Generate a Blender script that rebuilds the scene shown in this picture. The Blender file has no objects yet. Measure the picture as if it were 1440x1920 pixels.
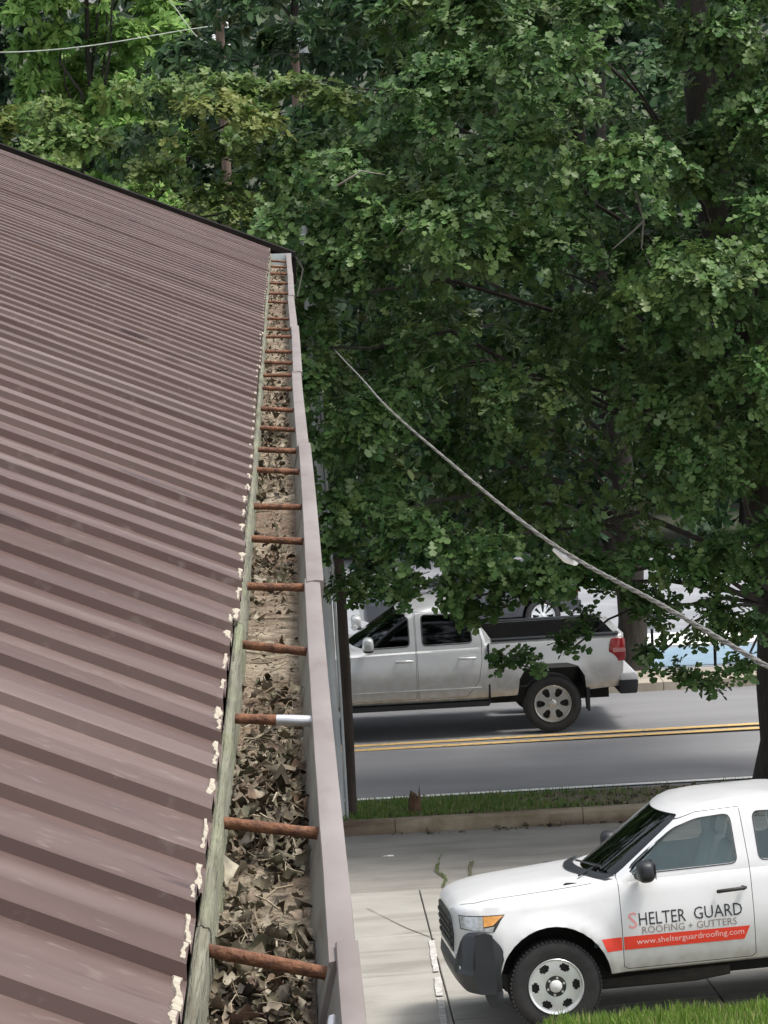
import bpy, bmesh, math, random
import numpy as np
from mathutils import Vector, Matrix
from mathutils.bvhtree import BVHTree
R = math.radians
random.seed(7); RNG = np.random.default_rng(11)
SC = bpy.context.scene
COL = SC.collection

# ------------------------------------------------------------------ camera, sky, sun, exposure
HC = 7.68                                   # eye height over the ground beside the white pickup
cam_d = bpy.data.cameras.new('camera'); cam = bpy.data.objects.new('camera', cam_d); COL.objects.link(cam)
cam_d.sensor_fit = 'VERTICAL'; cam_d.sensor_height = 36; cam_d.lens = 36*6200/1920
cam_d.clip_start = .05; cam_d.clip_end = 1500
_M = Matrix(((0.9986378009876083, 0.04496905925803752, -0.026463676012244006),
             (-0.031395572196781775, 0.11276776952313454, -0.9931252429594234),
             (-0.04167565818401159, 0.9926032509851176, 0.1140259867254176)))
cam.matrix_world = Matrix.Translation((0, 0, HC)) @ _M.to_4x4()
SC.camera = cam

SUN_EL, SUN_AZ = R(66), R(100)              # azimuth measured clockwise from +Y
world = bpy.data.worlds.new('World'); SC.world = world; world.use_nodes = True
wn = world.node_tree; wn.nodes.clear()
sky = wn.nodes.new('ShaderNodeTexSky'); sky.sky_type = 'NISHITA'; sky.sun_disc = False
sky.sun_elevation = SUN_EL; sky.sun_rotation = SUN_AZ; sky.dust_density = 4.0; sky.air_density = 1.0; sky.ozone_density = 1.0
hs = wn.nodes.new('ShaderNodeHueSaturation'); hs.inputs['Saturation'].default_value = .38
bg = wn.nodes.new('ShaderNodeBackground'); bg.inputs[1].default_value = .125
wo = wn.nodes.new('ShaderNodeOutputWorld')
wn.links.new(sky.outputs[0], hs.inputs['Color']); wn.links.new(hs.outputs[0], bg.inputs[0]); wn.links.new(bg.outputs[0], wo.inputs[0])
sun_d = bpy.data.lights.new('sun', 'SUN'); sun_d.energy = 1.5; sun_d.angle = R(14); sun_d.color = (1, .96, .9)
sun = bpy.data.objects.new('sun', sun_d); COL.objects.link(sun)
_sd = Vector((math.sin(SUN_AZ)*math.cos(SUN_EL), math.cos(SUN_AZ)*math.cos(SUN_EL), math.sin(SUN_EL)))
sun.rotation_euler = _sd.to_track_quat('Z', 'Y').to_euler(); sun.location = (0, 0, 60)
vs = SC.view_settings; vs.view_transform = 'Standard'; vs.look = 'None'; vs.exposure = .98; vs.gamma = 1; vs.use_curve_mapping = False
SC.cycles.max_bounces = 8; SC.cycles.transparent_max_bounces = 12; SC.cycles.use_denoising = True

# ------------------------------------------------------------------ materials
MATS = {}
def mat(name, c1, c2=None, scale=5, rough=.6, metal=0, bump=0, bscale=None, stretch=None, detail=4, spec=.5, coat=0, mix=(.35, .65), rvar=0):
    """Principled material; c1/c2 blended by object-space noise, optional fine bump."""
    if name in MATS: return MATS[name]
    m = bpy.data.materials.new(name); m.use_nodes = True; nt = m.node_tree; N = nt.nodes; L = nt.links
    b = N['Principled BSDF']; b.inputs['Roughness'].default_value = rough; b.inputs['Metallic'].default_value = metal
    b.inputs['Specular IOR Level'].default_value = spec; b.inputs['Coat Weight'].default_value = coat; b.inputs['Coat Roughness'].default_value = .06
    b.inputs['Base Color'].default_value = (*c1, 1)
    if c2 or bump or rvar:
        tc = N.new('ShaderNodeTexCoord'); mp = N.new('ShaderNodeMapping'); L.new(tc.outputs['Object'], mp.inputs[0])
        if stretch: mp.inputs['Scale'].default_value = stretch
    if c2:
        nz = N.new('ShaderNodeTexNoise'); nz.inputs['Scale'].default_value = scale; nz.inputs['Detail'].default_value = detail; nz.inputs['Roughness'].default_value = .6
        L.new(mp.outputs[0], nz.inputs['Vector'])
        rp = N.new('ShaderNodeValToRGB'); rp.color_ramp.elements[0].position = mix[0]; rp.color_ramp.elements[1].position = mix[1]
        rp.color_ramp.elements[0].color = (*c1, 1); rp.color_ramp.elements[1].color = (*c2, 1)
        L.new(nz.outputs[0], rp.inputs[0]); L.new(rp.outputs[0], b.inputs['Base Color'])
    if rvar:
        n3 = N.new('ShaderNodeTexNoise'); n3.inputs['Scale'].default_value = scale*1.7; n3.inputs['Detail'].default_value = 5
        L.new(mp.outputs[0], n3.inputs['Vector'])
        mr = N.new('ShaderNodeMapRange'); mr.inputs[1].default_value = .3; mr.inputs[2].default_value = .7
        mr.inputs[3].default_value = rough-rvar; mr.inputs[4].default_value = rough+rvar
        L.new(n3.outputs[0], mr.inputs[0]); L.new(mr.outputs[0], b.inputs['Roughness'])
    if bump:
        n2 = N.new('ShaderNodeTexNoise'); n2.inputs['Scale'].default_value = bscale or scale*4; n2.inputs['Detail'].default_value = 6
        L.new(mp.outputs[0], n2.inputs['Vector'])
        bp = N.new('ShaderNodeBump'); bp.inputs['Strength'].default_value = bump; bp.inputs['Distance'].default_value = .01
        L.new(n2.outputs[0], bp.inputs['Height']); L.new(bp.outputs[0], b.inputs['Normal'])
    MATS[name] = m; return m
def layer(m, color, scale, lo, hi, stretch=None, coord='Object', strength=1, detail=5, dist=0):
    """Adds a further stain layer (noise-masked colour) over a material's base colour."""
    nt = m.node_tree; N = nt.nodes; L = nt.links; b = N['Principled BSDF']
    tc = N.new('ShaderNodeTexCoord'); mp = N.new('ShaderNodeMapping'); L.new(tc.outputs[coord], mp.inputs[0])
    if stretch: mp.inputs['Scale'].default_value = stretch
    nz = N.new('ShaderNodeTexNoise'); nz.inputs['Scale'].default_value = scale; nz.inputs['Detail'].default_value = detail; nz.inputs['Distortion'].default_value = dist
    L.new(mp.outputs[0], nz.inputs['Vector'])
    mr = N.new('ShaderNodeMapRange'); mr.inputs[1].default_value = lo; mr.inputs[2].default_value = hi; mr.inputs[4].default_value = strength
    L.new(nz.outputs[0], mr.inputs[0])
    mx = N.new('ShaderNodeMix'); mx.data_type = 'RGBA'; mx.inputs[7].default_value = (*color, 1)
    L.new(mr.outputs[0], mx.inputs[0])
    s = b.inputs['Base Color']
    if s.links: L.new(s.links[0].from_socket, mx.inputs[6])
    else: mx.inputs[6].default_value = s.default_value
    L.new(mx.outputs[2], s); return m
def dirt(m, color, z0, z1, strength=.6, scale=9):
    """road grime thrown up on the lower body."""
    nt = m.node_tree; N = nt.nodes; L = nt.links; b = N['Principled BSDF']
    tc = N.new('ShaderNodeTexCoord'); sp = N.new('ShaderNodeSeparateXYZ'); L.new(tc.outputs['Object'], sp.inputs[0])
    nz = N.new('ShaderNodeTexNoise'); nz.inputs['Scale'].default_value = scale; nz.inputs['Detail'].default_value = 6; L.new(tc.outputs['Object'], nz.inputs[0])
    m1 = N.new('ShaderNodeMapRange'); m1.inputs[1].default_value = z1; m1.inputs[2].default_value = z0; L.new(sp.outputs[2], m1.inputs[0])
    mu = N.new('ShaderNodeMath'); mu.operation = 'MULTIPLY'; L.new(m1.outputs[0], mu.inputs[0]); L.new(nz.outputs[0], mu.inputs[1])
    m2 = N.new('ShaderNodeMapRange'); m2.inputs[1].default_value = .12; m2.inputs[2].default_value = .6; m2.inputs[4].default_value = strength; L.new(mu.outputs[0], m2.inputs[0])
    mx = N.new('ShaderNodeMix'); mx.data_type = 'RGBA'; mx.inputs[7].default_value = (*color, 1); L.new(m2.outputs[0], mx.inputs[0])
    s = b.inputs['Base Color']; L.new(s.links[0].from_socket, mx.inputs[6]); L.new(mx.outputs[2], s); return m
def glassmat(name, tint, gloss=.05):
    m = bpy.data.materials.new(name); m.use_nodes = True; N = m.node_tree.nodes; L = m.node_tree.links; N.clear()
    o = N.new('ShaderNodeOutputMaterial'); mx = N.new('ShaderNodeMixShader'); t = N.new('ShaderNodeBsdfTransparent'); g = N.new('ShaderNodeBsdfGlossy')
    t.inputs[0].default_value = (*tint, 1); g.inputs['Roughness'].default_value = gloss
    fr = N.new('ShaderNodeFresnel'); fr.inputs[0].default_value = 1.5
    L.new(fr.outputs[0], mx.inputs[0]); L.new(t.outputs[0], mx.inputs[1]); L.new(g.outputs[0], mx.inputs[2]); L.new(mx.outputs[0], o.inputs[0])
    MATS[name] = m; return m
def leafmat(name, ramp, transl=.3, rough=.5, tintcol=(.20, .17, .04), tintw=.8):
    m = bpy.data.materials.new(name); m.use_nodes = True; N = m.node_tree.nodes; L = m.node_tree.links
    b = N['Principled BSDF']; b.inputs['Roughness'].default_value = rough; b.inputs['Specular IOR Level'].default_value = .22
    g = N.new('ShaderNodeNewGeometry'); rp = N.new('ShaderNodeValToRGB'); cr = rp.color_ramp
    while len(cr.elements) < len(ramp): cr.elements.new(.5)
    for e, (p, c) in zip(cr.elements, ramp): e.position = p; e.color = (*c, 1)
    L.new(g.outputs['Random Per Island'], rp.inputs[0])
    at = N.new('ShaderNodeAttribute'); at.attribute_name = 'tint'
    mu = N.new('ShaderNodeMath'); mu.operation = 'MULTIPLY'; mu.inputs[1].default_value = tintw; L.new(at.outputs['Fac'], mu.inputs[0])
    mx = N.new('ShaderNodeMix'); mx.data_type = 'RGBA'; mx.inputs[7].default_value = (*tintcol, 1)
    L.new(mu.outputs[0], mx.inputs[0]); L.new(rp.outputs[0], mx.inputs[6]); L.new(mx.outputs[2], b.inputs['Base Color'])
    tr = N.new('ShaderNodeBsdfTranslucent'); L.new(mx.outputs[2], tr.inputs[0])
    ms = N.new('ShaderNodeMixShader'); ms.inputs[0].default_value = transl
    out = N['Material Output']; L.new(b.outputs[0], ms.inputs[1]); L.new(tr.outputs[0], ms.inputs[2]); L.new(ms.outputs[0], out.inputs[0])
    MATS[name] = m; return m

# ------------------------------------------------------------------ mesh helpers
class MB:
    def __init__(s): s.v = []; s.f = []; s.mi = []
    def add(s, vs, fs, mi=0):
        o = len(s.v); s.v += [tuple(v) for v in vs]; s.f += [[i+o for i in f] for f in fs]; s.mi += [mi]*len(fs); return s
    def box(s, x0, x1, y0, y1, z0, z1, mi=0):
        return s.add([(x, y, z) for z in (z0, z1) for y in (y0, y1) for x in (x0, x1)],
                     [[0, 2, 3, 1], [4, 5, 7, 6], [0, 1, 5, 4], [2, 6, 7, 3], [0, 4, 6, 2], [1, 3, 7, 5]], mi)
    def tube(s, pts, rad, n=8, mi=0, cap=True):
        pts = [Vector(p) for p in pts]; rad = rad if hasattr(rad, '__len__') else [rad]*len(pts)
        vs = []; fs = []; prev = None
        for i, p in enumerate(pts):
            t = (pts[min(i+1, len(pts)-1)]-pts[max(i-1, 0)]).normalized()
            if prev is None: a = t.orthogonal().normalized()
            else: a = (prev - t*prev.dot(t)).normalized()
            prev = a; b = t.cross(a)
            for k in range(n):
                th = 2*math.pi*k/n; vs.append(p + (a*math.cos(th)+b*math.sin(th))*rad[i])
        for i in range(len(pts)-1):
            for k in range(n):
                k2 = (k+1) % n; fs.append([i*n+k, i*n+k2, (i+1)*n+k2, (i+1)*n+k])
        if cap: fs.append(list(range(n))[::-1]); fs.append([(len(pts)-1)*n+k for k in range(n)])
        return s.add(vs, fs, mi)
    def prism(s, poly, axis, a, b, mi=0):
        """poly: list of (p,q) in the plane normal to axis; extruded from a to b."""
        def P(p, q, t): return (t, p, q) if axis == 'x' else (p, t, q) if axis == 'y' else (p, q, t)
        n = len(poly); vs = [P(p, q, a) for p, q in poly]+[P(p, q, b) for p, q in poly]
        fs = [list(range(n)), [n+i for i in range(n)][::-1]]+[[i, i+n, (i+1) % n+n, (i+1) % n] for i in range(n)]
        return s.add(vs, fs, mi)
    def lathe(s, prof, n=48, axis='y', mi=0, close=False):
        """prof: list of (radius, offset along axis)."""
        vs = []; fs = []; m = len(prof)
        for k in range(n):
            c, d = math.cos(2*math.pi*k/n), math.sin(2*math.pi*k/n)
            for r, t in prof: vs.append((r*c, t, r*d) if axis == 'y' else (r*c, r*d, t) if axis == 'z' else (t, r*c, r*d))
        for k in range(n):
            for i in range(m if close else m-1):
                j = (i+1) % m; fs.append([k*m+i, k*m+j, ((k+1) % n)*m+j, ((k+1) % n)*m+i])
        return s.add(vs, fs, mi)
    def mesh(s, name, mats, smooth=None):
        me = bpy.data.meshes.new(name); me.from_pydata(s.v, [], s.f)
        for m in (mats if isinstance(mats, (list, tuple)) else [mats]): me.materials.append(m)
        if any(s.mi): me.polygons.foreach_set('material_index', s.mi)
        bm = bmesh.new(); bm.from_mesh(me); bmesh.ops.recalc_face_normals(bm, faces=bm.faces); bm.to_mesh(me); bm.free()
        if smooth is not None:
            me.polygons.foreach_set('use_smooth', [True]*len(me.polygons)); me.set_sharp_from_angle(angle=R(smooth))
        me.update(); return me
    def build(s, name, mats, parent=None, smooth=None, bevel=0):
        me = s.mesh(name, mats, None if bevel else smooth)
        if bevel:
            bm = bmesh.new(); bm.from_mesh(me)
            es = [e for e in bm.edges if len(e.link_faces) == 2 and e.calc_face_angle() > .5]
            bmesh.ops.bevel(bm, geom=es, offset=bevel, segments=2, affect='EDGES', profile=.5, clamp_overlap=True); bm.to_mesh(me); bm.free()
            if smooth is not None:
                me.polygons.foreach_set('use_smooth', [True]*len(me.polygons)); me.set_sharp_from_angle(angle=R(smooth))
        return link(name, me, parent)
def link(name, me, parent=None):
    o = bpy.data.objects.new(name, me); COL.objects.link(o)
    if parent: o.parent = parent
    return o
def tag(o, label=None, cat=None, group=None, kind=None):
    if label: o['label'] = label
    if cat: o['category'] = cat
    if group: o['group'] = group
    if kind: o['kind'] = kind
    return o
def empty(name, loc=(0, 0, 0), mw=None):
    o = bpy.data.objects.new(name, None); COL.objects.link(o); o.empty_display_size = .2
    if mw is not None: o.matrix_world = mw
    else: o.location = loc
    return o
def npmesh(name, V, F, mats, smooth=False, attr=None):
    """V (n,3), F (m,k) arrays -> mesh, fast."""
    me = bpy.data.meshes.new(name); m, k = F.shape
    me.vertices.add(len(V)); me.vertices.foreach_set('co', np.ascontiguousarray(V, np.float32).ravel())
    me.loops.add(m*k); me.loops.foreach_set('vertex_index', np.ascontiguousarray(F, np.int32).ravel())
    me.polygons.add(m); me.polygons.foreach_set('loop_start', np.arange(0, m*k, k, dtype=np.int32))
    me.polygons.foreach_set('loop_total', np.full(m, k, np.int32))
    if smooth: me.polygons.foreach_set('use_smooth', np.ones(m, bool))
    for mm in (mats if isinstance(mats, (list, tuple)) else [mats]): me.materials.append(mm)
    me.update(calc_edges=True)
    if attr is not None:
        a = me.attributes.new('tint', 'FLOAT', 'POINT'); a.data.foreach_set('value', np.ascontiguousarray(attr, np.float32))
    return me
def boolean(a, b, op, tries=3):
    """EXACT boolean of two meshes, materials carried over; returns a new mesh."""
    oa = bpy.data.objects.new('tmp_a', a); ob = bpy.data.objects.new('tmp_b', b); COL.objects.link(oa); COL.objects.link(ob)
    md = oa.modifiers.new('b', 'BOOLEAN'); md.operation = op; md.object = ob; md.solver = 'EXACT'; md.material_mode = 'TRANSFER'
    dg = bpy.context.evaluated_depsgraph_get(); dg.update()
    me = bpy.data.meshes.new_from_object(oa.evaluated_get(dg), preserve_all_data_layers=True, depsgraph=dg)
    bpy.data.objects.remove(oa); bpy.data.objects.remove(ob)
    if len(me.polygons) == 0 and op != 'INTERSECT' and len(a.polygons):
        if not tries: return a
        b2 = b.copy()                        # nudge the cutter off a coincident edge and try again
        for v in b2.vertices: v.co += Vector((.0021, .0013, .0017))*tries
        return boolean(a, b2, op, tries-1)
    return me
def finish(me, ang=32):
    bm = bmesh.new(); bm.from_mesh(me)
    bmesh.ops.dissolve_degenerate(bm, dist=1e-5, edges=bm.edges); bmesh.ops.triangulate(bm, faces=[f for f in bm.faces if len(f.verts) > 4])
    bm.to_mesh(me); bm.free()
    me.polygons.foreach_set('use_smooth', [True]*len(me.polygons)); me.set_sharp_from_angle(angle=R(ang)); return me
def catmull(xs, ys, x):
    """monotone-ish cubic interpolation of rows ys at xs."""
    xs = np.asarray(xs, float); ys = np.asarray(ys, float)
    if ys.ndim == 1: ys = ys[:, None]
    d = np.diff(ys, axis=0)/np.diff(xs)[:, None]
    m = np.zeros_like(ys); m[0] = d[0]; m[-1] = d[-1]
    same = (d[1:]*d[:-1]) > 0
    with np.errstate(divide='ignore', invalid='ignore'): hm = 2*d[1:]*d[:-1]/(d[1:]+d[:-1])
    m[1:-1] = np.where(same, hm, 0)
    i = np.clip(np.searchsorted(xs, x)-1, 0, len(xs)-2); h = (xs[i+1]-xs[i]); t = ((x-xs[i])/h)[:, None]; h = h[:, None]
    return ((2*t**3-3*t**2+1)*ys[i]+(t**3-2*t**2+t)*h*m[i]+(-2*t**3+3*t**2)*ys[i+1]+(t**3-t**2)*h*m[i+1])
def smoothstep(a, b, x): t = np.clip((x-a)/(b-a), 0, 1); return t*t*(3-2*t)
def vnoise(x, y, seed=0):
    """cheap smooth 2-D value noise for arrays."""
    xi = np.floor(x).astype(int); yi = np.floor(y).astype(int); fx = x-xi; fy = y-yi
    def h(a, b): n = (a*374761393+b*668265263+seed*69069) & 0x7fffffff; n = ((n ^ (n >> 13))*1274126177) & 0x7fffffff; return ((n ^ (n >> 16)) & 0xffff)/65535.
    u = fx*fx*(3-2*fx); v = fy*fy*(3-2*fy)
    return (h(xi, yi)*(1-u)+h(xi+1, yi)*u)*(1-v)+(h(xi, yi+1)*(1-u)+h(xi+1, yi+1)*u)*v

# ------------------------------------------------------------------ the lie of the land (falls away from the building)
SL, YG = .085, 28.2
TILT = math.atan(SL); ZR = -SL*(39.6-YG)     # level of the street
def gz(y):
    y = np.asarray(y, float)
    z = np.where(y > 39.6, ZR, -SL*(y-YG))
    z = np.where(y > 51, ZR-.115*(y-51), z)
    z = np.where(y > 76, ZR-.115*25-.02*(y-76), z)
    z = np.where(y > 120, ZR-.115*25-.02*44+.06*(y-120), z)
    return z
def lotz(x, y):
    """the lot also rises a little to the right near the building."""
    x = np.asarray(x, float); return gz(y)+.044*np.clip(x-2.0, -2.2, 9)*(1-smoothstep(30.5, 39.2, np.asarray(y, float)))
def gnd(x, y, dz=0): return Vector((x, y, float(lotz(x, y))+dz))
RY = .05                                    # the road runs at a slight angle
def ry(x, y): return y+RY*(x-3)
# ------------------------------------------------------------------ setting: ground, lot, kerb, verge, road
M_soil = mat('soil', (.10, .075, .05), (.16, .125, .085), 1.2, .95, bump=.5, bscale=25)
M_conc = mat('concrete', (.265, .252, .22), (.355, .34, .30), 1.1, .85, bump=.25, bscale=60, mix=(.3, .7))
layer(M_conc, (.20, .188, .16), .9, .50, .66, stretch=(.5, 2.2, 1), strength=.8, dist=.6)
layer(M_conc, (.19, .175, .15), 13, .66, .76, strength=.5)
M_old = mat('old_asphalt', (.18, .17, .15), (.255, .24, .213), 1.3, .9, bump=.5, bscale=70, stretch=(.6, 1.6, 1))
layer(M_old, (.09, .085, .075), 60, .6, .74, strength=.5)
layer(M_old, (.27, .25, .215), 2.5, .55, .72, stretch=(.5, 2, 1), strength=.7)
M_road = mat('asphalt', (.19, .19, .198), (.25, .25, .256), .6, .85, bump=.35, bscale=120, stretch=(.25, 1.4, 1))
layer(M_road, (.40, .40, .40), 140, .62, .75, strength=.35)
layer(M_road, (.06, .06, .06), 90, .62, .75, strength=.4)
layer(M_road, (.165, .165, .172), .35, .5, .68, stretch=(.15, 1.6, 1), strength=.6)
M_kerb = mat('kerb_concrete', (.20, .155, .10), (.32, .27, .19), 3, .9, bump=.5, bscale=45)
layer(M_kerb, (.09, .055, .035), 1.1, .46, .62, stretch=(.4, 2, 2), strength=.9)
M_white = mat('worn_white_paint', (.78, .78, .74), (.5, .49, .46), 9, .8, mix=(.55, .75))
M_bay = mat('worn_bay_paint', (.50, .49, .46), (.33, .31, .28), 16, .85, mix=(.42, .6))
M_yellow = mat('worn_yellow_paint', (.66, .44, .17), (.33, .28, .20), 11, .85, mix=(.5, .68), detail=8)
M_crack = mat('crack_dirt', (.07, .062, .045), (.13, .12, .07), 20, 1)
M_pave = mat('pale_pavement', (.22, .23, .25), (.30, .31, .33), .7, .8, bump=.2, bscale=50)

def strip(name, x0, x1, y0, y1, dz0, dz1, m, parent=None, nx=2, ny=1, shear=True, noise=0, zf=None):
    """sheet laid on the sloping ground; sheared along the road when asked."""
    xs = np.linspace(x0, x1, nx+1); ys = np.linspace(y0, y1, ny+1); V = []
    for j, y in enumerate(ys):
        for x in xs:
            yy = ry(x, y) if shear else y
            V.append((x, yy, float(zf(x, yy) if zf else gz(yy))+dz0+(dz1-dz0)*j/ny+(random.uniform(-noise, noise) if noise else 0)))
    F = [[j*(nx+1)+i, j*(nx+1)+i+1, (j+1)*(nx+1)+i+1, (j+1)*(nx+1)+i] for j in range(ny) for i in range(nx)]
    return MB().add(V, F).build(name, m, parent)

ys = np.concatenate([np.linspace(-80, 14, 8), np.linspace(15, 130, 116), np.linspace(140, 900, 25)])
xs = np.concatenate([np.linspace(-500, -40, 8), np.linspace(-38, 38, 39), np.linspace(45, 500, 8)])
gx, gy = np.meshgrid(xs, ys); gzz = gz(gy)-.13
V = np.stack([gx, gy, gzz], -1).reshape(-1, 3); nx = len(xs)
F = np.array([[j*nx+i, j*nx+i+1, (j+1)*nx+i+1, (j+1)*nx+i] for j in range(len(ys)-1) for i in range(nx-1)])
M_grnd = mat('ground_cover', (.022, .035, .014), (.05, .05, .028), .5, .95, bump=.4, bscale=10)
tag(link('ground', npmesh('ground', V, F, M_grnd)), kind='structure')

lot = tag(strip('parking_lot', -.2, 14, 3, 40.4, -.045, -.045, M_crack, nx=20, ny=75, shear=False, zf=lotz), kind='structure')
def slab(x0, x1, y0, y1, m, name='concrete_slab', dz=0, g=.007, sh=0):
    x0 += g; x1 -= g; y0 += g; y1 -= g; b = .006
    def P(x, y, d): yy = y+sh*(x-3); return (x, yy, float(lotz(x, yy))+d)
    v = [P(x0, y0, -.042), P(x1, y0, -.042), P(x1, y1, -.042), P(x0, y1, -.042),
         P(x0, y0, dz-b), P(x1, y0, dz-b), P(x1, y1, dz-b), P(x0, y1, dz-b),
         P(x0+b, y0+b, dz), P(x1-b, y0+b, dz), P(x1-b, y1-b, dz), P(x0+b, y1-b, dz)]
    f = [[0, 3, 2, 1], [8, 9, 10, 11]]
    for k in range(4):
        n = (k+1) % 4; f += [[k, n, 4+n, 4+k], [4+k, 4+n, 8+n, 8+k]]
    return MB().add(v, f).build(name, m, lot)
for i, (ya, yb) in enumerate([(3.5, 8.0), (8.0, 12.6), (12.6, 17.2), (17.2, 19.8), (19.8, 22.5), (22.5, 25.4), (25.4, 28.1), (28.1, 30.67), (30.67, 33.0), (33.0, 35.9)]):
    for j, (xa, xb) in enumerate([(-.2, 1.17), (1.17, 3.5), (3.5, 5.9), (5.9, 8.4), (8.4, 11)]):
        slab(xa, xb, ya, yb, M_conc, dz=random.uniform(-.004, .006))
for xa, xb in [(-.2, 5.2), (5.2, 8.6), (8.6, 12)]:
    slab(xa, xb, 35.9, 40.36, M_old, 'asphalt_panel', dz=-.004, g=.004)
# worn painted bay line beside the joint, and weedy cracks
def ribbon(name, pts, w, m, parent, dz=.008, jit=(.55, 1.4)):
    V = []; F = []
    for i, (x, y) in enumerate(pts):
        ww = w*random.uniform(*jit)
        V += [(x-ww/2, y, float(lotz(x, y))+dz), (x+ww/2, y, float(lotz(x, y))+dz)]
        if i: F.append([2*i-2, 2*i-1, 2*i+1, 2*i])
    return MB().add(V, F).build(name, m, parent)
for a, b in [(25.5, 26.9), (27.0, 27.7), (27.9, 29.2), (29.3, 30.3), (30.6, 32.4)]:
    n = 9; ribbon('bay_line', [(1.075+.02*(y-27.9)+random.uniform(-.006, .006), y) for y in np.linspace(a, b, n)], .065, M_bay, lot, .012, (.8, 1.12))
cr1 = [(1.50, 40.25), (1.53, 39.6), (1.47, 39.0), (1.52, 38.4), (1.46, 37.8), (1.42, 37.2), (1.50, 36.6), (1.44, 36.0), (1.49, 35.4), (1.58, 34.8)]
cr2 = [(1.88, 40.25), (1.91, 39.5), (1.84, 38.7), (1.87, 37.9), (1.80, 37.2), (1.78, 36.5)]
cr3 = [(.57, 34.8), (.70, 34.3), (.82, 33.8), (.95, 33.3), (1.08, 32.9), (1.2, 32.5)]
cr4 = [(1.45, 29.6), (1.6, 29.0), (1.72, 28.4), (1.95, 27.8)]
for c, w in ((cr1, .05), (cr2, .045), (cr3, .010), (cr4, .012)): ribbon('crack', c, w, M_crack, lot, .007)

# kerb in cast lengths
kerb = tag(empty('kerb', gnd(3, 40.5)), kind='structure'); kerb.matrix_world = Matrix.Identity(4)
K_Y = 40.42
x = -6.0
while x < 16:
    w = 2.35; mb = MB(); prof = [(0, -.04), (0, .015), (.012, .135), (.035, .158), (.16, .165), (.175, .16), (.175, -.04)]
    V = []
    for xx in (x+.004, x+w-.004):
        for d, h in prof: yy = ry(xx, K_Y+d); V.append((xx, yy, float(gz(yy))+h))
    n = len(prof); mb.add(V, [list(range(n))[::-1], [n+k for k in range(n)]]+[[k, (k+1) % n, n+(k+1) % n, n+k] for k in range(n)])
    mb.build('kerb_stone', M_kerb, kerb); x += w
tag(strip('verge', -20, 22, K_Y+.15, 42.38, .135, .01, M_soil, nx=80, ny=6, noise=.008), kind='structure')
road = tag(strip('road', -80, 80, 42.35, 49.75, 0, 0, M_road), kind='structure')
for yy, w, m, nm in ((42.6, .14, M_white, 'edge_line'), (46.10, .15, M_yellow, 'centre_line'), (46.44, .15, M_yellow, 'centre_line'), (49.35, .13, M_white, 'edge_line')):
    strip(nm, -60, 60, yy-w/2, yy+w/2, .004, .004, m, road, nx=1)
M_walk = mat('sidewalk_concrete', (.36, .31, .24), (.48, .43, .35), 1.5, .9, bump=.3, bscale=40)
pv = tag(empty('far_pavement'), kind='structure')
for x in np.arange(-14, 24, 1.5):
    mb = MB(); V = []
    for dz in (-.05, .11):
        for (xx, yy) in ((x+.006, 49.75), (x+1.494, 49.75), (x+1.494, 51.0), (x+.006, 51.0)): y2 = ry(xx, yy); V.append((xx, y2, float(gz(y2))+dz))
    mb.add(V, [[3, 2, 1, 0], [4, 5, 6, 7], [0, 1, 5, 4], [1, 2, 6, 5], [2, 3, 7, 6], [3, 0, 4, 7]]).build('paving_slab', M_walk, pv)
tag(strip('far_parking_lot', -22, 36, 51.05, 92, -.03, -.03, M_pave, nx=2, ny=41, shear=False), kind='structure')

# ------------------------------------------------------------------ the metal-roofed building
ZL = HC-.73                                   # level of the gutter lip
M_roof = mat('brown_roof_paint', (.078, .047, .040), (.112, .073, .064), 2.2, .58, spec=.28, stretch=(.5, 1, .5), rvar=.07, bump=.05, bscale=30)
layer(M_roof, (.27, .215, .195), 1.6, .46, .80, stretch=(.35, 3.0, .35), strength=.5)
layer(M_roof, (.045, .028, .027), 13, .655, .70, stretch=(.30, 1.0, .30), strength=.75, detail=3)
layer(M_roof, (.06, .038, .034), 3.5, .52, .72, stretch=(.12, 5, .12), strength=.45)
layer(M_roof, (.30, .26, .235), 60, .60, .78, stretch=(.5, 1.2, .5), strength=.35)
M_trim = mat('black_trim', (.012, .010, .010), (.022, .018, .017), 6, .9, spec=.1)
M_seal = mat('old_sealant', (.33, .29, .22), (.48, .44, .36), 40, .8, bump=.5, bscale=150)
layer(M_seal, (.22, .18, .12), 55, .52, .66, strength=.8)
M_wall = mat('painted_block_wall', (.42, .39, .34), (.5, .47, .42), 2, .9, bump=.3, bscale=20)
bld = tag(empty('commercial_building', (-4, 9, 0)), 'brown ribbed metal roof of a long building sloping up from the gutter', 'building'); bld.matrix_world = Matrix.Identity(4)
RS = .417                                     # roof rise per metre
def board_x(y): return -.0915-.0145*np.exp(-(y-2.94)/1.7)   # the eave line bends a little at the near end
def eave_x(y): return board_x(y)-.0005
PITCH = .2245; NR = 4; Y_END = 21.1
sheet_i = 0; y = .42; SHEETS = []
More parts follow.
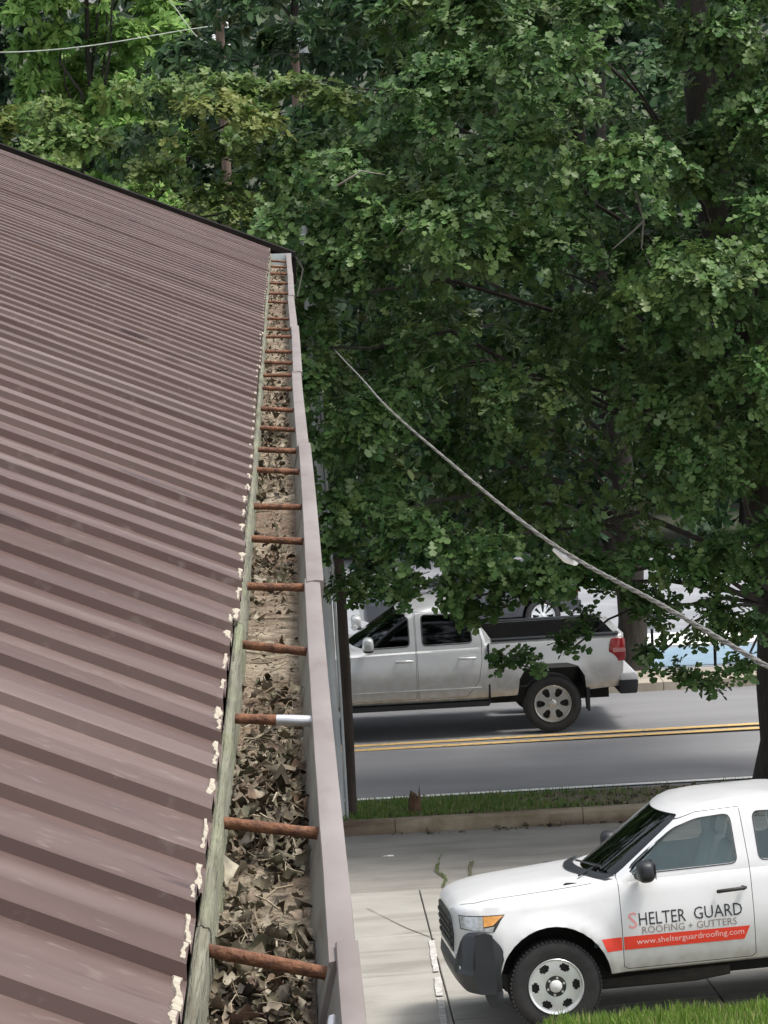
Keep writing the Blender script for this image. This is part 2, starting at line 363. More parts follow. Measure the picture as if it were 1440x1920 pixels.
while y < Y_END-.05:
    prof = []
    for k in range(NR):
        b = y+k*PITCH
        prof += [(b, 0), (b+.112, 0), (b+.1155, .0145), (b+.118, .0155), (b+.186, .0155), (b+.189, .0145), (b+.2045, 0)]
    prof.append((y+NR*PITCH+.004, .0015))
    prof = [(p, h) for p, h in prof if p < Y_END]
    ss = [0, .003, .05, .12, .3, .6, 1, 1.5, 2, 2.6, 3.2, 4, 5, 6.5, 8]
    V = []; off = random.uniform(-.004, .004); lift = random.uniform(.0, .0025); tw = random.uniform(-.0012, .0012); SHEETS.append((y, off, lift, sheet_i))
    for s in ss:
        for p, h in prof:
            X = float(eave_x(p))+off-s; hh = h
            hh += lift+tw*(s*2 % 1)+.0018*math.sin(3.1*s+p*4+sheet_i)
            V.append((X, p+.0012*math.sin(5*s+p*9), ZL+.011+RS*(s)+hh))
    n = len(prof); F = [[j*n+i, j*n+i+1, (j+1)*n+i+1, (j+1)*n+i] for j in range(len(ss)-1) for i in range(n-1)]
    MB().add(V, F).build('roof_sheet', M_roof, bld)
    sheet_i += 1; y += NR*PITCH
# broken sealant beads across the pan ends
beads = []
for k in range(6):
    mb = MB(); n = 18; V = []; F = []
    for i in range(n+1):
        t = i/n; yy = (t-.5)*.108; w = .0023*random.uniform(.75, 1.25)*(1+.3*math.sin(t*7+k*1.7)); xo = .001*math.sin(t*9+k)
        pass
        hh = random.uniform(.0002, .0007)
        V += [(xo-w*1.6, yy, -.002), (xo-w*1.4, yy, hh*.6), (xo+w*.8, yy, hh), (xo+w*1.0, yy, -.001), (xo+w*1.0, yy, -.012)]
        if i: o = 5*(i-1); F += [[o+j, o+j+1, o+5+j+1, o+5+j] for j in range(4)]
    F += [[0, 1, 2, 3, 4], [n*5+j for j in range(4, -1, -1)]]
    beads.append(mb.add(V, F).mesh('sealant_bead', M_seal, 60))
k = 0; yy = .42
while yy < Y_END-.2:
    c = yy+.0575
    if random.random() < .93:
        o = link('sealant_bead', beads[random.randrange(6)], bld); o.rotation_mode = 'ZYX'
        _, so, sl, si_ = [q for q in SHEETS if q[0] <= c][-1]; sl += .0018*math.sin(4*c+si_); o.location = (float(eave_x(c))+so-.0048, c, ZL+.0128+sl+.0006+RS*.0048); o.rotation_euler = (0, math.atan(RS), random.uniform(-.04, .04))
        o.scale = (random.uniform(.7, 1.5), 1, 1)
    if random.random() < .8:                       # worn edge along the end of the rib top
        o = link('sealant_bead', beads[random.randrange(6)], bld); o.rotation_mode = 'ZYX'; cc = yy+.152
        _, so, sl, si_ = [q for q in SHEETS if q[0] <= yy+.05][-1]; sl += .0018*math.sin(4*cc+si_)
        o.location = (float(eave_x(cc))+so-.003, cc, ZL+.0115+.0155+sl+.0004+RS*.003); o.rotation_euler = (0, math.atan(RS), random.uniform(-.03, .03))
        o.scale = (random.uniform(.5, 1.0), random.uniform(.45, .64), 1)
    k += 1; yy += PITCH
# rake trim at the far gable, lower wall
def slope_pt(s, y, h): return (float(eave_x(20))-s, y, ZL+.011+RS*s+h)
V = []; 
for s in (-.16, 8):
    V += [slope_pt(s, Y_END-.05, .050), slope_pt(s, Y_END+.05, .054), slope_pt(s, Y_END+.05, -.16), slope_pt(s, Y_END+.04, -.16), slope_pt(s, Y_END+.035, .012), slope_pt(s, Y_END-.05, .012)]
MB().add(V, [[i, (i+1) % 6, 6+(i+1) % 6, 6+i] for i in range(6)]+[[5, 4, 3, 2, 1, 0], [6, 7, 8, 9, 10, 11]]).build('rake_trim', M_trim, bld)
mb = MB(); mb.add([(-.26, .3, -.3), (-.26, 20.9, -.3), (-.26, 20.9, ZL-.02), (-.26, .3, ZL-.02), (-8, 20.9, -.3), (-8, 20.9, ZL+3.2), (-8, .3, -.3), (-8, .3, ZL+3.2)],
                  [[0, 1, 2, 3], [1, 4, 5, 2], [0, 3, 7, 6]])
mb.build('wall', M_wall, bld)
MB().box(-.26, -.115, .4, 20.9, ZL-.12, ZL-.115).build('soffit', M_trim, bld)

# ------------------------------------------------------------------ the clogged gutter
M_gut = mat('taupe_gutter_paint', (.185, .155, .142), (.235, .204, .19), 9, .55, stretch=(1, .35, 1), rvar=.1)
layer(M_gut, (.17, .13, .115), 25, .57, .72, stretch=(1, .25, 1), strength=.6)
layer(M_gut, (.36, .325, .31), 7, .6, .8, stretch=(1, .2, 1), strength=.5)
M_gin = mat('gutter_inside', (.21, .195, .165), (.28, .27, .24), 12, .7, stretch=(1, .3, 1))
layer(M_gin, (.16, .11, .07), 14, .54, .7, stretch=(1, .3, 3), strength=.8)
M_board = mat('weathered_board', (.125, .122, .088), (.23, .228, .17), 14, .9, stretch=(3, .22, 3), bump=.8, bscale=60)
layer(M_board, (.07, .055, .035), 30, .56, .7, stretch=(2.5, .12, 2.5), strength=.8)
layer(M_board, (.20, .225, .12), 6, .5, .72, strength=.6)
M_rust = mat('rusty_steel', (.085, .035, .02), (.22, .095, .045), 55, .8, bump=.5, bscale=160)
layer(M_rust, (.30, .17, .10), 30, .6, .75, strength=.6)
M_galv = mat('galvanised_steel', (.55, .56, .58), (.66, .67, .68), 30, .4, metal=.6)
gut = tag(empty('rain_gutter', (0, 9, ZL)), 'taupe metal box gutter choked with dead leaves along the roof edge', 'gutter'); gut.matrix_world = Matrix.Identity(4)
def lip_x(y): return .0016*math.sin(y*1.1)+.003*math.exp(-abs(y-3.2)/1.4)
joints = [.5, 2.93, 5.45, 7.87, 10.33, 12.8, 15.3, 17.8, 20.75]
for si in range(len(joints)-1):
    a, b = joints[si]-(.05 if si else 0), joints[si+1]
    dx = (.0075, .0, .003, -.001, .003, -.002, .002, 0)[si]; dz = -.0025*(si % 2)+(.004 if si == 0 else 0)
    prof = [(.0125, -.008), (.0095, -.002), (.011, .001), (.030, .0035), (.046, .001), (.047, -.013), (.0455, -.013), (.043, -.04), (.012, -.075), (.0, -.126),
            (-.119, -.126), (-.1235, -.03), (-.1225, -.028), (-.116, -.122), (-.0135, -.122), (-.012, -.1), (.0085, -.02)]
    yl = np.arange(a, b, .12).tolist()+[b]; V = []
    for yy in yl:
        for i, (px, pz) in enumerate(prof):
            px = (px-(.010, .004, 0, 0, 0, 0, 0, 0)[si] if px > .025 else px)*.793; pz *= .793
            sh = dx+lip_x(yy) if px > -.04 else float(board_x(yy))+.0944+.0015
            V.append((px+sh+.00015*math.sin(yy*17+i), yy, ZL+pz+dz))
    n = len(prof); F = [[j*n+i, j*n+(i+1) % n, (j+1)*n+(i+1) % n, (j+1)*n+i] for j in range(len(yl)-1) for i in range(n)]
    mi = [(0 if 1 <= i <= 9 else 1) for j in range(len(yl)-1) for i in range(n)]
    F += [list(range(n))[::-1], [(len(yl)-1)*n+i for i in range(n)]]; mi += [0, 0]
    mb = MB(); mb.add(V, F); mb.mi = mi; mb.build('gutter_section', [M_gut, M_gin], gut, smooth=25)
# weathered back board in lengths
for a, b in ((.5, 3.02), (3.025, 4.95), (4.955, 8.8), (8.805, 13.2), (13.205, 17.3), (17.305, 20.9)):
    yl = np.linspace(a, b, int((b-a)/.08)+2); V = []; n = 8; js = random.uniform(-.0015, .0015)
    for yy in yl:
        c = float(board_x(yy))+js+.001
        w = .0066+.0014*(vnoise(np.array(yy*7), np.array(3.), 2)-.5)
        t = .0025*(float(vnoise(np.array(yy*5), np.array(9.), 5))-.5)
        for px, pz in ((-w, -.11), (-w, -.002), (-w+.002, .0025), (-.001, .004), (.001, .0016), (w-.002, .0012), (w, -.0025), (w, -.11)): V.append((c+px, yy, ZL+pz+t))
    F = [[j*n+i, j*n+(i+1) % n, (j+1)*n+(i+1) % n, (j+1)*n+i] for j in range(len(yl)-1) for i in range(n)]
    F += [list(range(n))[::-1], [(len(yl)-1)*n+i for i in range(n)]]
    MB().add(V, F).build('back_board', M_board, gut, smooth=40)
# spike ferrules
FY = [2.36, 2.95, 3.53, 4.19, 4.80, 5.45, 6.10, 6.64, 7.38, 7.87, 8.45, 9.06, 9.81, 10.33, 10.93, 11.49, 12.34, 12.86, 13.6, 14.99, 15.77, 16.89, 18.1, 19.09, 19.93]
SKEW = {2.95: (-.06, -.011), 3.53: (-.035, -.008), 4.19: (-.01, -.004), 4.80: (-.04, -.008), 5.45: (.0, -.004)}
for i, fy in enumerate(FY):
    dyy, dzz = SKEW.get(fy, (random.uniform(-.015, .012), random.uniform(-.008, 0)))
    A = Vector((float(board_x(fy))+.004, fy-dyy*.5, ZL-.0095)); B = Vector((.016, fy+dyy*.5, ZL-.0127+dzz))
    n = 9; pts = [A.lerp(B, t/n) for t in range(n+1)]; rr = [.0066*random.uniform(.93, 1.07) for _ in pts]
    if fy == 4.19:
        mb = MB(); mb.tube(pts[:6], rr[:6], 12, 0); mb.tube([pts[5].lerp(pts[4], .35)]+pts[6:], [.0069, .0072, .0073, .0072, .0073], 12, 1)
        o = mb.build('spacer_tube', [M_rust, M_galv], gut, smooth=50); tag(o, 'rusty spacer tube with one bright silver end')
    elif fy == -1:
        mb = MB(); mb.tube(pts[:7], rr[:7], 12, 0); mb.tube(pts[6:], [.007]*len(pts[6:]), 12, 1); mb.build('spacer_tube', [M_rust, M_galv], gut, smooth=50)
    else: MB().tube(pts, rr, 12).build('spacer_tube', M_rust, gut, smooth=50)
M_pale = mat('pale_blue_cap', (.55, .62, .66), (.68, .70, .66), 20, .5)
MB().box(-.10, .04, 20.752, 20.756, ZL-.10, ZL+.003).build('end_cap', M_pale, gut)
# clip bracket seen inside the near end
mb = MB(); mb.tube([(.012, 2.75, ZL-.018), (.009, 2.72, ZL-.027), (.003, 2.68, ZL-.06)], [.0048, .0052, .004], 8); mb.build('hanger_clip', M_galv, gut, smooth=50)

# leaf litter: a silt bed, loose leaves and twigs
def dens(y):
    return np.interp(y, [0, 2.66, 2.72, 2.90, 2.93, 3.42, 3.5, 3.92, 3.97, 4.5, 4.55, 4.72, 4.8, 5.2, 5.26, 5.95, 6.1, 6.5, 6.6, 7.0, 7.2, 7.6, 7.7, 8.6, 9, 18], [.95, .95, .25, .12, .95, .95, .42, .30, .02, .02, .06, .08, .55, .45, .04, .05, .35, .3, .08, .3, .35, .1, .1, .25, .12, .12])
M_silt = mat('silt', (.21, .165, .115), (.37, .315, .235), 18, .95, bump=.9, bscale=160, stretch=(.8, 1.6, 1), mix=(.3, .6))
layer(M_silt, (.10, .075, .045), 22, .52, .66, stretch=(.5, 1.3, 1), strength=.85)
layer(M_silt, (.13, .072, .045), 2.0, .42, .6, strength=.7)
layer(M_silt, (.20, .12, .07), 5, .55, .7, strength=.6)
_n = M_silt.node_tree; _b = _n.nodes['Principled BSDF']; _at = _n.nodes.new('ShaderNodeAttribute'); _at.attribute_name = 'tint'
_mx = _n.nodes.new('ShaderNodeMix'); _mx.data_type = 'RGBA'; _mx.inputs[7].default_value = (.045, .034, .022, 1)     # wet humus where leaves lie
_n.links.new(_b.inputs['Base Color'].links[0].from_socket, _mx.inputs[6]); _n.links.new(_at.outputs['Fac'], _mx.inputs[0]); _n.links.new(_mx.outputs[2], _b.inputs['Base Color'])
yl = np.concatenate([np.arange(.5, 6.6, .007), np.arange(6.6, 17.25, .025)]); xl = np.linspace(-.122, -.002, 18)
gx, gy = np.meshgrid(xl, yl); d = dens(gy)
h = .010*(vnoise(gx*30, gy*28, 1)-.5)+.008*(vnoise(gx*75, gy*110, 2)-.5)*(.4+d)+.007*d*vnoise(gx*140, gy*170, 3)+.007*np.sin(gy*75+3*np.sin(gy*9))*np.where(d < .5, .45, .05)
z = ZL-.088+h+.012*d
z = ZL+(z-ZL)*.793; xs_ = gx*.793+(board_x(gy*1.2)+.0915)*np.clip((-.002-gx)/.12, 0, 1)
V = np.stack([xs_, gy*1.2, z], -1).reshape(-1, 3); nx = len(xl)
jj, ii = np.meshgrid(np.arange(len(yl)-1), np.arange(nx-1), indexing='ij'); b0 = (jj*nx+ii).ravel()
litter = tag(link('leaf_litter', npmesh('leaf_litter', V, np.stack([b0, b0+1, b0+nx+1, b0+nx], 1), M_silt, smooth=True, attr=.85*smoothstep(.55, .95, d+.5*(vnoise(gx*40, gy*30, 7)-.5)).ravel())),
             'rotting brown leaves, silt and twigs filling the gutter', 'leaf litter', kind='stuff')
def deadmat(name, ramp):
    m = bpy.data.materials.new(name); m.use_nodes = True; N = m.node_tree.nodes; L = m.node_tree.links; b = N['Principled BSDF']; b.inputs['Roughness'].default_value = .75
    g = N.new('ShaderNodeNewGeometry'); oi = N.new('ShaderNodeObjectInfo'); ad = N.new('ShaderNodeMath'); fr = N.new('ShaderNodeMath'); fr.operation = 'FRACT'
    L.new(g.outputs['Random Per Island'], ad.inputs[0]); L.new(oi.outputs['Random'], ad.inputs[1]); L.new(ad.outputs[0], fr.inputs[0])
    rp = N.new('ShaderNodeValToRGB'); cr = rp.color_ramp
    while len(cr.elements) < len(ramp): cr.elements.new(.5)
    for e, (p, c) in zip(cr.elements, ramp): e.position = p; e.color = (*c, 1)
    L.new(fr.outputs[0], rp.inputs[0])
    tc = N.new('ShaderNodeTexCoord'); nz = N.new('ShaderNodeTexNoise'); nz.inputs['Scale'].default_value = 90; nz.inputs['Detail'].default_value = 4; L.new(tc.outputs['Object'], nz.inputs[0])
    mr = N.new('ShaderNodeMapRange'); mr.inputs[1].default_value = .3; mr.inputs[2].default_value = .7; mr.inputs[3].default_value = .55; mr.inputs[4].default_value = 1.3; L.new(nz.outputs[0], mr.inputs[0])
    mx = N.new('ShaderNodeMix'); mx.data_type = 'RGBA'; mx.blend_type = 'MULTIPLY'; mx.inputs[0].default_value = 1; L.new(rp.outputs[0], mx.inputs[6]); L.new(mr.outputs[0], mx.inputs[7]); L.new(mx.outputs[2], b.inputs['Base Color'])
    return m
M_dead = deadmat('dead_leaf', [(0, (.025, .018, .012)), (.18, (.095, .075, .045)), (.36, (.08, .075, .04)), (.52, (.15, .122, .08)), (.70, (.205, .175, .12)), (.84, (.11, .06, .035)), (1, (.31, .28, .21))])
def dead_leaf_arrays(seed):
    rg = np.random.default_rng(seed); u = np.linspace(0, 1, 8); v = np.linspace(-1, 1, 5); V = []
    lob = 1+.22*np.sin(u*rg.uniform(7, 14)+rg.uniform(0, 6))
    k1, k2, k3 = rg.uniform(-1.2, 2.2), rg.uniform(-.6, 2.6), rg.uniform(-.9, .9)
    for i, a in enumerate(u):
        w = .36*math.sin(math.pi*min(max(a, .04), .97))**.7*lob[i]
        for b in v:
            V.append((b*w, a-.5, k2*(b*w)**2*1.6-k1*(a-.5)**2+k3*b*w*(a-.5)*2+rg.uniform(-.03, .03)+.05*math.sin(9*a+4*b)))
    F = [[i*5+j, i*5+j+1, i*5+6+j, i*5+5+j] for i in range(7) for j in range(4)]
    return np.array(V), np.array(F)
DL = [dead_leaf_arrays(40+k) for k in range(8)]
def rotm(n):
    a = RNG.uniform(0, 2*np.pi, n); tx = RNG.normal(0, .38, n); ty = RNG.normal(0, .38, n)
    out = np.zeros((n, 3, 3)); ca, sa = np.cos(a), np.sin(a); cx, sx = np.cos(tx), np.sin(tx); cy, sy = np.cos(ty), np.sin(ty)
    z0 = np.zeros(n); o1 = np.ones(n)
    Rz = np.stack([ca, -sa, z0, sa, ca, z0, z0, z0, o1], -1).reshape(n, 3, 3); Rx = np.stack([o1, z0, z0, z0, cx, -sx, z0, sx, cx], -1).reshape(n, 3, 3)
    Ry = np.stack([cy, z0, sy, z0, o1, z0, -sy, z0, cy], -1).reshape(n, 3, 3); return Rx @ Ry @ Rz
spots = []
while len(spots) < 3000:
    yy = 1.6+RNG.random()**2.1*15; 
    if RNG.random() > dens(yy): continue
    xx = RNG.uniform(-.116, -.012)
    if 3.5 < yy < 3.95 and xx < -.07 and RNG.random() < .7: continue
    spots.append((xx*.793+float(board_x(yy*1.2)+.0915)*(-.002-xx)/.12, yy*1.2, ZL+.793*(-.088+.012+RNG.uniform(.0, .020))))
spots = np.array(spots); sizes = RNG.uniform(.007, .025, len(spots))*(1+.55*(RNG.random(len(spots)) < .15)); order = np.argsort(spots[:, 1]); spots = spots[order]; RM = rotm(len(spots))
VV = []; FF = []; o = 0
ind = set(np.linspace(0, 900, 240).astype(int).tolist())
dl_me = [npmesh('dead_leaf', v, f, M_dead, smooth=True) for v, f in DL]
for i in range(len(spots)):
    v, f = DL[i % 8]
    if i in ind:
        ob = link('dead_leaf', dl_me[i % 8], litter); s = sizes[i]*1.2
        ob.matrix_world = Matrix.Translation(spots[i]+np.array([0, 0, .004])) @ Matrix(RM[i].tolist()).to_4x4() @ Matrix.Scale(s, 4); continue
    VV.append((v*sizes[i]) @ RM[i].T+spots[i]); FF.append(f+o); o += len(v)
tag(link('loose_leaves', npmesh('loose_leaves', np.concatenate(VV), np.concatenate(FF), M_dead, smooth=True), litter), kind='stuff')
n = 9000; q = np.stack([RNG.uniform(-.118, -.01, n), 1.6+RNG.random(n)**1.8*9, np.zeros(n)], 1); q = q[RNG.random(n) < .25+.75*dens(q[:, 1])]; n = len(q)
q[:, 2] = -.088+.004+.02*RNG.random(n)*dens(q[:, 1]); q = np.stack([q[:, 0]*.793, q[:, 1]*1.2, ZL+q[:, 2]*.793+.002], 1)
tri4 = np.array([(-.5, -.35, 0), (.5, -.25, .1), (.35, .4, 0), (-.4, .3, .12)]); cr_ = rotm(n)*RNG.uniform(.002, .008, n)[:, None, None]
tag(link('leaf_crumbs', npmesh('leaf_crumbs', (np.einsum('nij,vj->nvi', cr_, tri4)+q[:, None, :]).reshape(-1, 3), np.arange(n*4).reshape(n, 4), M_dead), litter), kind='stuff')
mb = MB()
for k in range(420):
    yy = 1.7+random.random()**1.8*5; xx = random.uniform(-.105, -.02); a = random.uniform(0, 6.28); l = random.uniform(.02, .06); zz = ZL-.058+random.uniform(-.006, .012)
    dx_, dy_ = math.cos(a)*l/2, math.sin(a)*l/2; bz = random.uniform(-.006, .01)
    cl = lambda q: min(max(q, -.118), -.008)
    mb.tube([(cl(xx-dx_), yy-dy_, zz), (cl(xx), yy+random.uniform(-.004, .004), zz+bz), (cl(xx+dx_), yy+dy_, zz+random.uniform(-.008, .008))], random.choice((.0004, .0005, .0006, .0008, .0014)), 4)
mb.v = [(x*.793, y*1.2, ZL+(z-ZL)*.793) for x, y, z in mb.v]
tag(mb.build('twigs', deadmat('dead_twig', [(0, (.09, .055, .035)), (.5, (.24, .19, .12)), (1, (.38, .33, .24))]), litter), kind='stuff')
# ------------------------------------------------------------------ vehicles
# local axes: x runs from the front bumper to the tail, -y is the side seen in the photograph, z up
def paint(name, col, rough=.28, metal=0, c2=None):
    m = mat(name, col, c2 or tuple(c*.94 for c in col), 3, rough, metal=metal, coat=.7, spec=.5); return m
M_wpaint = paint('white_car_paint', (.74, .745, .75), .35)
layer(M_wpaint, (.50, .47, .42), 4, .62, .85, strength=.25)
M_spaint = paint('silver_car_paint', (.66, .67, .68), .30, .3)
dirt(M_spaint, (.40, .36, .29), .45, 1.25, .8)
dirt(M_wpaint, (.42, .38, .31), .40, .85, .7)
M_gpaint = paint('dark_grey_car_paint', (.075, .08, .09), .3, .3)
M_blk = mat('black_plastic', (.015, .017, .020), (.019, .021, .025), 5, .45, bump=.08, bscale=260)
M_void = mat('car_interior', (.03, .03, .032), (.045, .045, .047), 6, .8)
M_liner = mat('wheel_liner', (.010, .010, .011), (.018, .017, .016), 8, .9)
M_seat = mat('grey_seat_cloth', (.13, .13, .135), (.18, .18, .185), 20, .9, bump=.2, bscale=120)
M_tyre = mat('tyre_rubber', (.022, .022, .023), (.034, .033, .032), 10, .8, bump=.35, bscale=60)
M_chrome = mat('bright_wheel_metal', (.84, .85, .86), (.74, .75, .76), 8, .30, metal=.55)
M_alloy = mat('alloy_wheel_metal', (.62, .61, .58), (.54, .53, .50), 8, .3, metal=.75)
M_dark = mat('dark_metal', (.03, .03, .03), (.05, .045, .04), 9, .6, metal=.3)
M_cap = mat('pale_wheel_cap', (.75, .75, .73), None, 1, .35)
M_lens = mat('clear_lamp', (.66, .68, .68), (.42, .44, .44), 34, .08, metal=.3, spec=.8, coat=1)
M_amber = mat('amber_lamp', (.80, .40, .13), (.66, .30, .08), 30, .12, coat=1)
M_redl = mat('red_lamp', (.30, .012, .018), (.38, .02, .02), 12, .12, coat=1)
M_redd = mat('red_decal', (.86, .06, .03), None, 1, .45)
M_inkd = mat('dark_decal', (.03, .028, .035), None, 1, .5)
M_pinkd = mat('faded_red_decal', (.85, .36, .34), None, 1, .5)
M_tand = mat('grey_brown_decal', (.28, .22, .19), None, 1, .5)
M_paled = mat('pale_pink_decal', (.92, .62, .58), None, 1, .5)
M_gclear = glassmat('tinted_clear_glass', (.955, .99, .985), .04)
M_gwind = glassmat('windscreen_glass', (.74, .86, .82), .04)
M_trimg = mat('pale_cabin_trim', (.74, .80, .80), (.80, .86, .86), 6, .8)
M_seatg = mat('pale_seat_cloth', (.66, .71, .71), (.72, .77, .77), 20, .9, bump=.2, bscale=120)
M_gdark = glassmat('privacy_glass', (.004, .004, .005), .04)

def chaikin(P, n=2, closed=False):
    P = np.asarray(P, float)
    for _ in range(n):
        A = P if not closed else np.vstack([P, P[:1]])
        Q = .75*A[:-1]+.25*A[1:]; S = .25*A[:-1]+.75*A[1:]
        B = np.empty((2*len(Q), P.shape[1])); B[0::2] = Q; B[1::2] = S
        P = B if closed else np.vstack([A[:1], B[1:-1], A[-1:]]) if False else (B if closed else np.vstack([A[:1], B, A[-1:]]))
    return P
def resample(P, n):
    P = np.asarray(P, float); s = np.concatenate([[0], np.cumsum(np.linalg.norm(np.diff(P, axis=0), axis=1))]); t = np.linspace(0, s[-1], n)
    return np.stack([np.interp(t, s, P[:, k]) for k in range(P.shape[1])], 1)
def loft_body(st, m, du=.05, npf=44, bulges=()):
    """st: list of (u, [(w,z)...]) half sections from bottom centre to top centre -> closed solid mesh."""
    us = np.array([s[0] for s in st]); rows = np.array([np.asarray(s[1], float).ravel() for s in st])
    U = np.unique(np.concatenate([np.arange(us[0], us[-1], du), us])); U = U[np.concatenate([[True], np.diff(U) > .004])]
    C = catmull(us, rows, U).reshape(len(U), -1, 2); rings = []
    for u, c in zip(U, C):
        p = resample(chaikin(c, 2), npf); w = p[:, 0].copy(); zz = p[:, 1]
        for (bu, bz, r0, r1, amt) in bulges:
            d = np.hypot(u-bu, (zz-bz)); k = smoothstep(r0-.07, r0, d)*(1-smoothstep(r0+.03, r1, d))*(zz > bz-.25)*(w > .6); w = w+amt*k
        q = np.concatenate([np.stack([-w, zz], 1), np.stack([w, zz], 1)[::-1][1:-1]])
        rings.append(np.concatenate([np.full((len(q), 1), u), q], 1))
    n = len(rings[0]); V = np.concatenate(rings); F = []
    for j in range(len(U)-1):
        for i in range(n): F.append([j*n+i, j*n+(i+1) % n, (j+1)*n+(i+1) % n, (j+1)*n+i])
    F += [list(range(n)), [(len(U)-1)*n+i for i in range(n)][::-1]]
    return MB().add(V.tolist(), F).mesh('body', m)
def greenhouse(sl, m, shrink=0, zlow=None, nside=18):
    """sl: rows (z, u_front, front_bow, u_rear, half_width, corner). Stack of plan outlines -> closed solid."""
    sl = [list(s) for s in sl]; zs = np.array([s[0] for s in sl]); A = np.array(sl)
    Z = np.unique(np.concatenate([np.linspace(zs[0], zs[-3], 12), zs])); T = catmull(zs, A[:, 1:], Z); rings = []
    for z, (uf, bow, ur, hw, cr) in zip(Z, T):
        z = z-(shrink if z > zs[-4] else 0)
        uf += shrink*1.25; ur -= shrink; hw -= shrink
        half = []
        for t in np.linspace(0, 1, 9): w = (hw-cr)*t; half.append((uf+bow*(w/hw)**2, w))
        u1, w1 = half[-1]
        for t in np.linspace(0, math.pi/2, 5)[1:]: half.append((u1+cr*1.6*(1-math.cos(t)), hw-cr+cr*math.sin(t)))
        us_ = half[-1][0]
        for t in np.linspace(0, 1, nside)[1:]: half.append((us_+(ur-cr-us_)*t, hw))
        for t in np.linspace(0, math.pi/2, 4)[1:]: half.append((ur-cr+cr*math.sin(t), hw-cr+cr*math.cos(t)))
        half.append((ur, 0))
        full = [(u, -w) for u, w in half]+[(u, w) for u, w in half[::-1][1:-1]]
        rings.append([(u, w, z) for u, w in full])
    if zlow is not None: rings[0] = [(u, w, zlow) for u, w, z in rings[0]]
    n = len(rings[0]); V = [p for r in rings for p in r]; F = []
    for j in range(len(rings)-1):
        for i in range(n): F.append([j*n+i, j*n+(i+1) % n, (j+1)*n+(i+1) % n, (j+1)*n+i])
    # crowned cap
    top = rings[-1]; cu = sum(p[0] for p in top)/n; zc = top[0][2]; o = (len(rings)-1)*n; prev = o
    for k, (fr, dz) in enumerate(((.85, .006), (.6, .012), (.3, .016))):
        V += [(cu+(p[0]-cu)*fr, p[1]*fr, zc+dz) for p in top]; b = len(V)-n
        for i in range(n): F.append([prev+i, prev+(i+1) % n, b+(i+1) % n, b+i])
        prev = b
    V.append((cu, 0, zc+.018)); F += [[prev+i, prev+(i+1) % n, len(V)-1] for i in range(n)]
    F.append(list(range(n))[::-1])
    return MB().add(V, F).mesh('greenhouse', m)
def inflate(poly, d):
    P = [Vector(p) for p in poly]; n = len(P); area = sum(P[i].x*P[(i+1) % n].y-P[(i+1) % n].x*P[i].y for i in range(n)); sg = 1 if area > 0 else -1; out = []
    for i in range(n):
        a, b, c = P[i-1], P[i], P[(i+1) % n]; n1 = Vector(((b-a).y, -(b-a).x)).normalized(); n2 = Vector(((c-b).y, -(c-b).x)).normalized(); k = (n1+n2)
        k = k/max(k.length_squared/2, .3); q = b+k*d*sg; out.append((q.x, q.y))
    return out
def rounded(poly, r=.2):
    out = []
    n = len(poly)
    for i in range(n):
        a, b, c = Vector(poly[i-1]), Vector(poly[i]), Vector(poly[(i+1) % n]); ra = min(r, (a-b).length*.4); rc = min(r, (c-b).length*.4)
        p0 = b+(a-b).normalized()*ra; p2 = b+(c-b).normalized()*rc
        for t in (0, .33, .67, 1): q = p0*(1-t)**2+b*2*t*(1-t)+p2*t*t; out.append((q.x, q.y))
    return out
